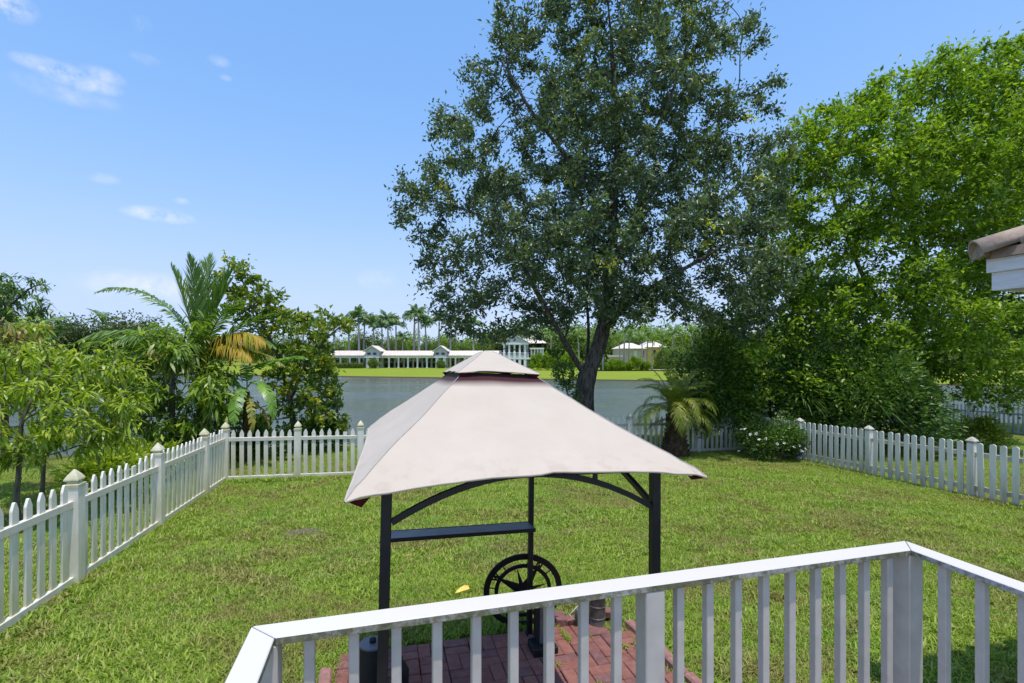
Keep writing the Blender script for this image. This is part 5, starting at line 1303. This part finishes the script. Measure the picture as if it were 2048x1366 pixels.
# hem rope round the eave and hip seams
for k in range(4):
    n, m = 30, 18; base = k * (n + 1) * (m + 1)
    tube_obj('hem', [(Vc[base:base + n + 1] + np.array([0, 0, -.004]), np.full(n + 1, .0055))], 5, M['canopy'], can)
    hip = Vc[[base + j * (n + 1) for j in range(m + 1)]] + np.array([0, 0, .0015])
    tube_obj('hip_seam', [(hip, np.full(m + 1, .0022))], 4, M['seam'], can)
    c = Vc[base]
    bm = bmesh.new(); sx, sy_ = np.sign(c[0]), np.sign(c[1])
    a1 = Vector((c[0] - sx * .01, c[1] - sy_ * .01, c[2] - .008)); a2 = Vector((c[0] - sx * .085, c[1] - sy_ * .012, c[2] + .004)); a3 = Vector((c[0] - sx * .055, c[1] - sy_ * .03, c[2] - (.034 if sx < 0 else .016))); a4 = Vector((c[0] - sx * .012, c[1] - sy_ * .08, c[2] + .004))
    vs = [bm.verts.new(v) for v in (a1, a2, a3, a4)]; bm.faces.new((vs[0], vs[1], vs[2])); bm.faces.new((vs[0], vs[2], vs[3]))
    o = link('corner_pocket', bm_mesh('corner_pocket', bm, M['maroon']), None, gaz)
    md = o.modifiers.new('thickness', 'SOLIDIFY'); md.thickness = .003
# top tier
ru = .315
Vt, Ft, ft_ = canopy_surface(CA * ru, CB * ru, 2.219, 2.372, .03, n=20, m=12, sagk=.004, edge=.012, corner=False, apex=True, bowz=.010)
for i in range(len(Vt)):
    x, y, z = Vt[i]; t = ft_[i]
    if t > .8: Vt[i, 2] -= .016 * ((t - .8) / .2) ** 2
    if t < .12 and x < 0 and abs(abs(x) / (CA * ru)) > .5: Vt[i, 2] += .003 * math.sin(y * 24) * (1 - t / .12)
me = np_mesh('top_canopy', Vt, [Ft], M['canopy'], smooth=True, extra=np.zeros(len(Vt)))
tcan = link('top_canopy', me, None, gaz)
Vl = Vt.copy(); Vl[:, 2] -= .006
link('top_canopy_lining', np_mesh('top_canopy_lining', Vl, [Ft[:, ::-1]], M['maroon'], smooth=True), None, gaz)
for k in range(4):
    n, m = 20, 12; base = k * (n + 1) * (m + 1)
    tube_obj('hem', [(Vt[base:base + n + 1] + np.array([0, 0, -.003]), np.full(n + 1, .0035))], 4, M['canopy'], tcan)
    hip = Vt[[base + j * (n + 1) for j in range(m)]] + np.array([0, 0, .001])
    tube_obj('hip_seam', [(hip, np.full(m, .0014))], 4, M['seam'], tcan)
    c = Vt[base]; sx, sy_ = np.sign(c[0]), np.sign(c[1])
    bm = bmesh.new(); vs = [bm.verts.new(v) for v in ((c[0], c[1], c[2] - .003), (c[0] - sx * .07, c[1] - sy_ * .003, c[2] - .003), (c[0] - sx * .025, c[1] - sy_ * .01, c[2] - .025), (c[0] - sx * .003, c[1] - sy_ * .09, c[2] - .003))]
    bm.faces.new((vs[0], vs[1], vs[2])); bm.faces.new((vs[0], vs[2], vs[3]))
    o = link('corner_pocket', bm_mesh('corner_pocket', bm, M['maroon']), None, gaz); md = o.modifiers.new('thickness', 'SOLIDIFY'); md.thickness = .002
# roof frame: hip rafters and short struts carrying the top tier
for sx in (-1, 1):
    for sy2 in (-1, 1):
        tube_obj('hip_rafter', [([(sx * ga, sy2 * gbv, PH - .03), (sx * CA * .26, sy2 * CB * .26, 2.17)], [.012, .012])], 6, M['black'], gaz)
        tube_obj('strut', [([(sx * CA * .26, sy2 * CB * .26, 2.17), (sx * CA * .24, sy2 * CB * .24, 2.215), (0, 0, 2.35)], [.008, .008, .008])], 6, M['black'], gaz)
ringp = [(-CA * .26, -CB * .26, 2.17), (CA * .26, -CB * .26, 2.17), (CA * .26, CB * .26, 2.17), (-CA * .26, CB * .26, 2.17)]
for k in range(4): tube_obj('ring_bar', [([ringp[k], ringp[(k + 1) % 4]], [.010, .010])], 6, M['black'], gaz)

# ------------------------------------------------------------------ things on the patio
# black compass-rose wheel leaning on the back right post
wr = .342
wheel = thing('compass_wheel', 'black metal compass-rose wheel leaning on the back post of the gazebo', 'wall decoration')
wp = W(.585, 1.10, .0); wheel.matrix_world = Matrix.Translation(wp + Vector((0, 0, wr + .0))) @ Matrix.Rotation(YAW - .16, 4, 'Z') @ Matrix.Rotation(R(9), 4, 'X')
def ring(r0, r1, t, seg=56):
    bm = bmesh.new(); rs = []
    for i in range(seg):
        a = 2 * math.pi * i / seg; c, s = math.cos(a), math.sin(a)
        rs.append([bm.verts.new((r0 * c, -t / 2, r0 * s)), bm.verts.new((r1 * c, -t / 2, r1 * s)), bm.verts.new((r1 * c, t / 2, r1 * s)), bm.verts.new((r0 * c, t / 2, r0 * s))])
    for i in range(seg):
        a, b = rs[i], rs[(i + 1) % seg]
        for k in range(4): bm.faces.new((a[k], a[(k + 1) % 4], b[(k + 1) % 4], b[k]))
    return bm
link('outer_ring', bm_mesh('outer_ring', ring(.292, .342, .014), M['blackmatte']), None, wheel)
link('inner_ring', bm_mesh('inner_ring', ring(.215, .248, .012), M['blackmatte']), None, wheel)
rot0 = R(30)      # north point turned to the left as the wheel leans
for k in range(8):
    L = .292 if k % 2 == 0 else .23; wd = .042 if k % 2 == 0 else .024
    bm = bmesh.new(); c0 = bm.verts.new((0, -.012, 0)); tip = bm.verts.new((0, 0, L)); l_ = bm.verts.new((-wd, 0, wd * 1.25)); r_ = bm.verts.new((wd, 0, wd * 1.25)); bk = bm.verts.new((0, .006, 0))
    for f in ((c0, tip, l_), (c0, r_, tip), (bk, l_, tip), (bk, tip, r_)): bm.faces.new(f)
    o = link('compass_point', bm_mesh('compass_point', bm, M['blackmatte']), None, wheel); o.rotation_euler = (0, rot0 + k * math.pi / 4, 0)
for k in range(8):
    o = link('spacer', box_mesh('spacer', (.006, .008, .05), M['blackmatte'], 0), None, wheel); a = rot0 + math.pi / 8 + k * math.pi / 4
    o.location = (.27 * math.sin(a), 0, .27 * math.cos(a)); o.rotation_euler = (0, a, 0)
for k, chh in enumerate('NESW'):
    a = rot0 + k * math.pi / 2
    cu = bpy.data.curves.new('letter', 'FONT'); cu.body = chh; cu.size = .072; cu.extrude = .006; cu.align_x = 'CENTER'; cu.align_y = 'CENTER'; cu.offset = .002
    to = bpy.data.objects.new('tmp', cu); COL.objects.link(to)
    dg = bpy.context.evaluated_depsgraph_get(); me = bpy.data.meshes.new_from_object(to.evaluated_get(dg)); bpy.data.objects.remove(to)
    me.name = 'letter'; me.materials.clear(); me.materials.append(M['blackmatte'])
    o = link('letter', me, None, wheel); o.rotation_euler = (Matrix.Rotation(a, 3, 'Y') @ Matrix.Rotation(R(90), 3, 'X')).to_euler()
    o.location = (.270 * math.sin(a), -.002, .270 * math.cos(a)); 
# black tower heater at the back post
tw = thing('black_pedestal', 'tall black square column on a wide black foot beside the gazebo back post', 'pedestal'); tw.matrix_world = plane_matrix(W(.665, .76), YAW)
bm = bmesh.new(); add_lathe(bm, [(.060, .09), (.058, .40), (.052, .405)], sq=True); link('column', bm_mesh('column', bm, M['shelf']), None, tw)
o = link('side_panel', box_mesh('side_panel', (.014, .124, .32), M['blackmatte'], .002, (-.067, 0, .245)), None, tw)
o = link('lid', box_mesh('lid', (.13, .13, .016), M['blackmatte'], .004, (0, 0, .416)), None, tw)
o = link('foot', box_mesh('foot', (.20, .17, .085), M['blackmatte'], .006, (-.03, -.05, .05)), None, tw)
o = link('foot_rib', box_mesh('foot_rib', (.01, .172, .087), M['black'], .002, (-.02, -.05, .05)), None, tw)
o = link('foot_strip', box_mesh('foot_strip', (.19, .012, .012), M['shelf'], .001, (-.03, .03, .10)), None, tw)
# tapered black canister at the near left post
tk = thing('black_canister', 'tapered black cylinder weight standing by the near left gazebo post', 'canister'); tk.matrix_world = plane_matrix(W(-.66, .52), YAW)
bm = bmesh.new(); add_lathe(bm, [(.105, 0), (.112, .015), (.108, .05), (.086, .33), (.083, .345), (.07, .352)], 28); link('body', bm_mesh('body', bm, M['blackmatte'], True), None, tk)
bm = bmesh.new(); add_lathe(bm, [(.088, .345), (.088, .357), (.03, .36)], 28); link('lid', bm_mesh('lid', bm, M['shelf'], False), None, tk)
bm = bmesh.new(); add_lathe(bm, [(.022, .358), (.022, .385), (.016, .388), (0, .388)], 12); link('knob', bm_mesh('knob', bm, M['blackmatte'], True), None, tk)
# second dark tank half hidden behind the near post
t2 = thing('black_canister', 'short black tank mostly hidden behind the near left gazebo post', 'canister'); t2.matrix_world = plane_matrix(W(-.47, .46), YAW)
bm = bmesh.new(); add_lathe(bm, [(.05, 0), (.055, .02), (.055, .18), (.035, .22), (.012, .24), (.012, .27), (0, .27)], 20); link('body', bm_mesh('body', bm, M['blackmatte'], True), None, t2)
# stained grey metal can
gc = thing('metal_can', 'stained grey metal cylinder at the back right corner of the patio', 'can'); gc.matrix_world = plane_matrix(W(1.23, .99), YAW)
bm = bmesh.new(); add_lathe(bm, [(.070, 0), (.073, .012), (.070, .02), (.070, .275), (.074, .285), (.074, .293), (.062, .297), (.058, .285), (0, .283)], 26)
link('body', bm_mesh('body', bm, M['galv'], True), None, gc)
for zz in (.09, .19):
    bm = bmesh.new(); add_lathe(bm, [(.0705, zz), (.0735, zz + .006), (.0705, zz + .012)], 26); link('rib', bm_mesh('rib', bm, M['galv'], True), None, gc)
# wire tool
wt_ = thing('wire_frame_tool', 'bent pale wire frame with a small grey roller beside the metal can', 'garden tool'); wt_.matrix_world = plane_matrix(W(1.05, 1.0), YAW)
tube_obj('wire_frame', [([(-.07, .02, .12), (.06, .02, .24), (.07, .03, .20), (-.005, -.02, .07), (-.07, .02, .12)], [.004] * 5)], 5, M['wire'], wt_, False)
tube_obj('handle', [([(.02, 0, .19), (.10, 0, .27)], [.005, .005])], 5, M['wire'], wt_, False)
tube_obj('roller', [([(-.012, 0, .03), (-.012, 0, .045), (0, 0, .17), (0, 0, .18)], [.006, .022, .022, .006])], 10, M['galv'], wt_)
tube_obj('leg', [([(-.012, 0, 0.012), (-.012, 0, .05)], [.007, .007])], 6, M['galv'], wt_)
# yellow scrap
sc_ = thing('folded_scrap', 'small yellow and orange folded plastic scrap on the grass left of the wheel', 'litter'); sc_.matrix_world = Matrix.Translation(W(.17, 1.85, .02)) @ Matrix.Rotation(.5, 4, 'Z')
bm = bmesh.new(); v = [bm.verts.new(p) for p in ((-.085, -.03, .04), (.065, -.04, .055), (.085, .04, .05), (-.05, .04, .03), (.02, 0, .085), (-.07, -.02, .0), (.05, -.03, .0), (.06, .03, 0), (-.04, .03, 0))]
for f in ((0, 1, 4), (1, 2, 4), (2, 3, 4), (3, 0, 4), (0, 5, 6, 1), (1, 6, 7, 2), (2, 7, 8, 3), (3, 8, 5, 0)): bm.faces.new([v[k] for k in f])
link('shell', bm_mesh('shell', bm, M['scrap']), None, sc_)
# fallen leaves and the bare grey patch
bp = W(-1.63, 4.19)
lf = bpy.data.meshes
llm = leaf_cloud('fallen_leaf', np.array([[0., 0, 0]]), np.array([[1., 0, 0]]), .07, .035, M['leaf_flush'], np.array([.9]), .15, False, .2, 1)
dlp = []
for i in range(46):
    a_, b_ = random.uniform(-3.3, 9.8), random.uniform(1.2, 8.8); dlp.append((a_, b_))
ntl = len(dlp); gpp = [W(a_, b_, .055) for a_, b_ in dlp]; 
posl = np.array([tuple(q) for q in gpp]); dl = rng.normal(0, 1, (ntl, 3)); dl[:, 2] *= .2
lo = link('fallen_leaves', leaf_cloud('fallen_leaves', posl, dl, .075, .038, M['leaf_flush'], rng.random(ntl), .15, False, .2, .8), None)
tag(lo, 'scattered dry fallen leaves lying on the lawn', 'leaves', kind='stuff')
M['bare'] = simple('bare_grey_soil', (.20, .17, .13), (.10, .085, .06), 30, .95, .6, .02, spec=.1)
Vb = []; nb = 26
for r_ in (0, .5, 1):
    for i in range(nb):
        a = 2 * math.pi * i / nb; rr = r_ * (1 + .3 * noise.noise(Vector((math.cos(a) * 2, math.sin(a) * 2, 0))))
        q = W(-1.63 + .30 * rr * math.cos(a), 4.19 + .17 * rr * math.sin(a), .035 * (1 - r_ ** 2) + .012); Vb.append(tuple(q))
Fb = [(j * nb + i, j * nb + (i + 1) % nb, (j + 1) * nb + (i + 1) % nb, (j + 1) * nb + i) for j in range(2) for i in range(nb)]
tag(link('bare_patch', np_mesh('bare_patch', np.array(Vb), [np.array(Fb)], M['bare'], smooth=True)), kind='structure')

# ------------------------------------------------------------------ deck and its railing
RT = CZ - .8                       # top of the hand rail
ang = math.radians(15.0); du = Vector((math.cos(ang), math.sin(ang), 0)); dn = Vector((math.sin(ang), -math.cos(ang), 0))
A0 = Vector((-.770, 1.433, RT)); LEN = 2.561
DECKZ = RT - .93
deck = thing('deck', 'raised timber deck whose white railing crosses the foreground', 'deck', (A0.x, A0.y, DECKZ), ang)
for i in range(18):
    o = link('deck_board', box_mesh('deck_board', (LEN, .138, .028), M['deckboard'], .003), None, deck); o.location = (LEN / 2, -.07 - i * .144, -.014)
for s in (0.1, 1.28, LEN - .1):
    for yy in (-.1, -2.4):
        h = DECKZ + .05 - gz(0, 2) ; o = link('support_post', box_mesh('support_post', (.09, .09, .62), M['deckwhite'], .003), None, deck); o.location = (s, yy, -.34)
o = link('rim_board', box_mesh('rim_board', (LEN, .03, .18), M['deckwhite'], .003), None, deck); o.location = (LEN / 2, .017, -.12)
rl = thing('deck_railing', 'white painted deck railing with square balusters and algae-stained top rail in the foreground', 'railing', (A0.x, A0.y, DECKZ), ang)
RH = RT - DECKZ; rw = .082; rth = .024
def rail_piece(name, pts, z0, z1, mat):
    bm = bmesh.new(); add_prism(bm, [Vector((x, y, z0)) for x, y in pts], (0, 0, z1 - z0)); me = bm_mesh(name, bm, mat, bevel=.0025); return link(name, me, None, rl)
# mitred top rails (local x along the long side, y negative towards the house)
rail_piece('top_rail', [(0, 0), (LEN, 0), (LEN - rw, -rw), (rw * .95, -rw)], RH - rth, RH, M['rail'])
SL = 2.6
rail_piece('top_rail', [(-.0015, -.0015), (rw * .95 - .0015, -rw - .0015), (rw * .95, -SL), (0, -SL)], RH - rth, RH, M['rail'])
rail_piece('top_rail', [(LEN + .0015, -.0015), (LEN, -SL), (LEN - rw, -SL), (LEN - rw + .0015, -rw - .0015)], RH - rth, RH, M['rail'])
bal = box_mesh('baluster', (.0305, .0305, RH - rth - .08), M['deckwhite'], .0025)
pst = box_mesh('railing_post', (.076, .076, RH - rth), M['deckwhite'], .004)
yb = -.042; zc = .08 + (RH - rth - .08) / 2
for x in (.046, 1.296, LEN - .048):
    o = link('railing_post', pst, None, rl); o.location = (x, yb - .001, (RH - rth) / 2 - .0005)
k = .1645
for i in range(20):
    x = .164 + .1255 * i * (1 - .0005 * i)
    if abs(x - 1.296) < .07 or x > LEN - .1: continue
    o = link('baluster', bal, None, rl); o.location = (x, yb, zc - .0005); o.rotation_euler = (0, 0, random.uniform(-.03, .03))
for xx in (.042, LEN - .042):
    for i in range(1, 20):
        o = link('baluster', bal, None, rl); o.location = (xx, yb - .125 * i - .012, zc - .0005)
for (cx, cy, sx, sy3) in ((LEN / 2, yb, LEN - .18, .036),):
    o = link('bottom_rail', box_mesh('bottom_rail', (sx, .036, .03), M['deckwhite'], .002), None, rl); o.location = (cx, cy, .062)
for xx in (.042, LEN - .042):
    o = link('bottom_rail', box_mesh('bottom_rail', (.036, SL - .1, .03), M['deckwhite'], .002), None, rl); o.location = (xx, -SL / 2 - .02, .062)
# yellow fleck stuck to a baluster
fl = leaf_cloud('stuck_leaf', np.array([[0., 0, 0]]), np.array([[0., 0, 1]]), .024, .008, M['leaf_yel'], np.array([.3]), .05, False, .1, .2)
o = link('stuck_leaf', fl, None); o.location = A0 + du * 1.668 + dn * .0605 + Vector((0, 0, -.20)); tag(o, 'tiny yellow leaf stuck to a white baluster right of the middle post', 'leaf')

# ------------------------------------------------------------------ neighbouring house roof corner, right
hf = .42; cx_, cy_ = .992 * 7.4 * hf, 7.4 * hf
hs = thing('house_roof_wing', 'corner of the house roof with mottled barrel tiles and white fascia at the right edge', 'roof', (cx_, cy_, CZ + hf), YAW)
# local: +x along u (right), -y towards the house/camera
# long fascia runs along -y from the corner, other one along +x
FH = .19
def sheet(name, outline, vec, mat, bev=0):
    bm = bmesh.new(); add_prism(bm, [Vector(p) for p in outline], vec); return link(name, bm_mesh(name, bm, mat, bevel=bev), None, hs)
o = sheet('fascia', [(0, .0, 0), (0, -5, 0), (0, -5, FH), (0, 0, FH)], (.03, 0, 0), M['fascia'])
o = sheet('fascia', [(.032, 0, 0), (5, 0, 0), (5, 0, FH), (.032, 0, FH)], (0, -.03, 0), M['fascia'])
o = sheet('drip_trim', [(-.018, .018, FH - .075), (-.018, -5, FH - .075), (-.018, -5, FH + .01), (-.018, .018, FH + .01)], (.016, 0, 0), M['fascia'])
o = sheet('soffit', [(.03, -.03, .02), (5, -.03, .02), (5, -5, .02), (.03, -5, .02)], (0, 0, .015), M['soffit'])
o = sheet('wall', [(.65, -.65, -.01), (5, -.65, -.01), (5, -5, -.01), (.65, -5, -.01)], (0, 0, -2.95), M['stucco'])
# sloping roof deck (hip)
bm = bmesh.new(); sl_ = .38
b0 = [bm.verts.new(p) for p in ((-.02, .02, FH), (5, .02, FH), (5, -5, FH), (-.02, -5, FH))]; t0 = bm.verts.new((2.5, -2.5, FH + 2.5 * sl_))
for a_, b_ in ((0, 1), (1, 2), (2, 3), (3, 0)): bm.faces.new((b0[a_], b0[b_], t0))
bm.faces.new(b0[::-1]); link('roof_deck', bm_mesh('roof_deck', bm, M['rooftile']), None, hs)
def barrel(L, r_, flip=False):
    bm = bmesh.new(); n = 10; a_ = []; b_ = []; th_ = .018
    for i in range(n + 1):
        t = math.pi * i / n
        a_.append((math.cos(t) * r_, math.sin(t) * r_ * .8)); 
    outer0 = [bm.verts.new((x, 0, z)) for x, z in a_]; outer1 = [bm.verts.new((x * .86, L, z * .86 + .015)) for x, z in a_]
    inn0 = [bm.verts.new((x * (1 - th_ / r_), 0, z * (1 - th_ / r_))) for x, z in a_]; inn1 = [bm.verts.new((x * .86 * (1 - th_ / r_), L, z * .86 * (1 - th_ / r_) + .015)) for x, z in a_]
    for i in range(n):
        bm.faces.new((outer0[i], outer0[i + 1], outer1[i + 1], outer1[i])); bm.faces.new((inn0[i], inn1[i], inn1[i + 1], inn0[i + 1])); bm.faces.new((outer0[i], inn0[i], inn0[i + 1], outer0[i + 1])); bm.faces.new((outer1[i], outer1[i + 1], inn1[i + 1], inn1[i]))
    bm.faces.new((outer0[0], outer1[0], inn1[0], inn0[0])); bm.faces.new((outer0[n], inn0[n], inn1[n], outer1[n]))
    return bm_mesh('roof_tile', bm, M['rooftile'], True)
bt = barrel(.44, .105)
slope = math.atan(sl_)
for i in range(14):          # courses climbing from the long fascia (towards +x)
    yy = -.30 - i * .235
    for c in range(5):
        xx = -.06 + c * .36
        if xx > -yy - .12: continue
        o = link('roof_tile', bt, None, hs); o.location = (xx, yy, FH + .02 + max(0, xx) * sl_ + .012 + .0 * c)
        o.rotation_euler = (Matrix.Rotation(-math.pi / 2, 3, 'Z') @ Matrix.Rotation(slope, 3, 'X')).to_euler()
for i in range(7):
    xx = .32 + i * .235
    for c in range(4):
        yy = .06 - c * .36
        if -yy > xx - .1: continue
        o = link('roof_tile', bt, None, hs); o.location = (xx, yy, FH + .02 + max(0, -yy) * sl_ + .012)
        o.rotation_euler = (Matrix.Rotation(math.pi, 3, 'Z') @ Matrix.Rotation(slope, 3, 'X')).to_euler()
# hip tiles: larger barrels climbing the ridge from the corner
ht = barrel(.30, .138)
hl = math.atan(sl_ / math.sqrt(2))
for c in range(14):
    s = -.07 + c * .172
    o = link('hip_tile', ht, None, hs); q = s / math.sqrt(2); o.location = (q, -q, FH + .012 + max(-.02, q) * sl_ + .03)
    o.rotation_euler = (Matrix.Rotation(-math.pi * .75, 3, 'Z') @ Matrix.Rotation(hl + .02, 3, 'X')).to_euler()
bm = bmesh.new()
add_prism(bm, [Vector((-.05, .085, FH + .012)), Vector((-.085, .05, FH + .012)), Vector((-.03, .0, FH + .10)), Vector((.0, .03, FH + .10))], (1.9, -1.9, 1.9 * sl_))
link('hip_mortar', bm_mesh('hip_mortar', bm, M['rooftile']), None, hs)
for k_, (a0, a1) in enumerate((((-.045, -.02), (-.045, -4.6)), ((.02, .045), (4.6, .045)))):
    v_ = Vector((a1[0] - a0[0], a1[1] - a0[1], 0)); bm = bmesh.new()
    w_ = Vector((.07, 0, 0)) if k_ == 0 else Vector((0, -.07, 0))
    p_ = Vector((a0[0], a0[1], FH + .011)); add_prism(bm, [p_, p_ + w_, p_ + w_ + Vector((0, 0, .075)), p_ + w_ * .25 + Vector((0, 0, .06))], v_)
    link('eave_mortar', bm_mesh('eave_mortar', bm, M['rooftile']), None, hs)
bm = bmesh.new(); vs = [bm.verts.new((math.cos(math.pi * i / 12) * .122, 0, math.sin(math.pi * i / 12) * .098)) for i in range(13)]; bm.faces.new(vs)
o = link('mortar_end', bm_mesh('mortar_end', bm, M['rooftile']), None, hs); o.location = (-.046, .046, FH + .025); o.rotation_euler = (0, 0, -math.pi * .75)
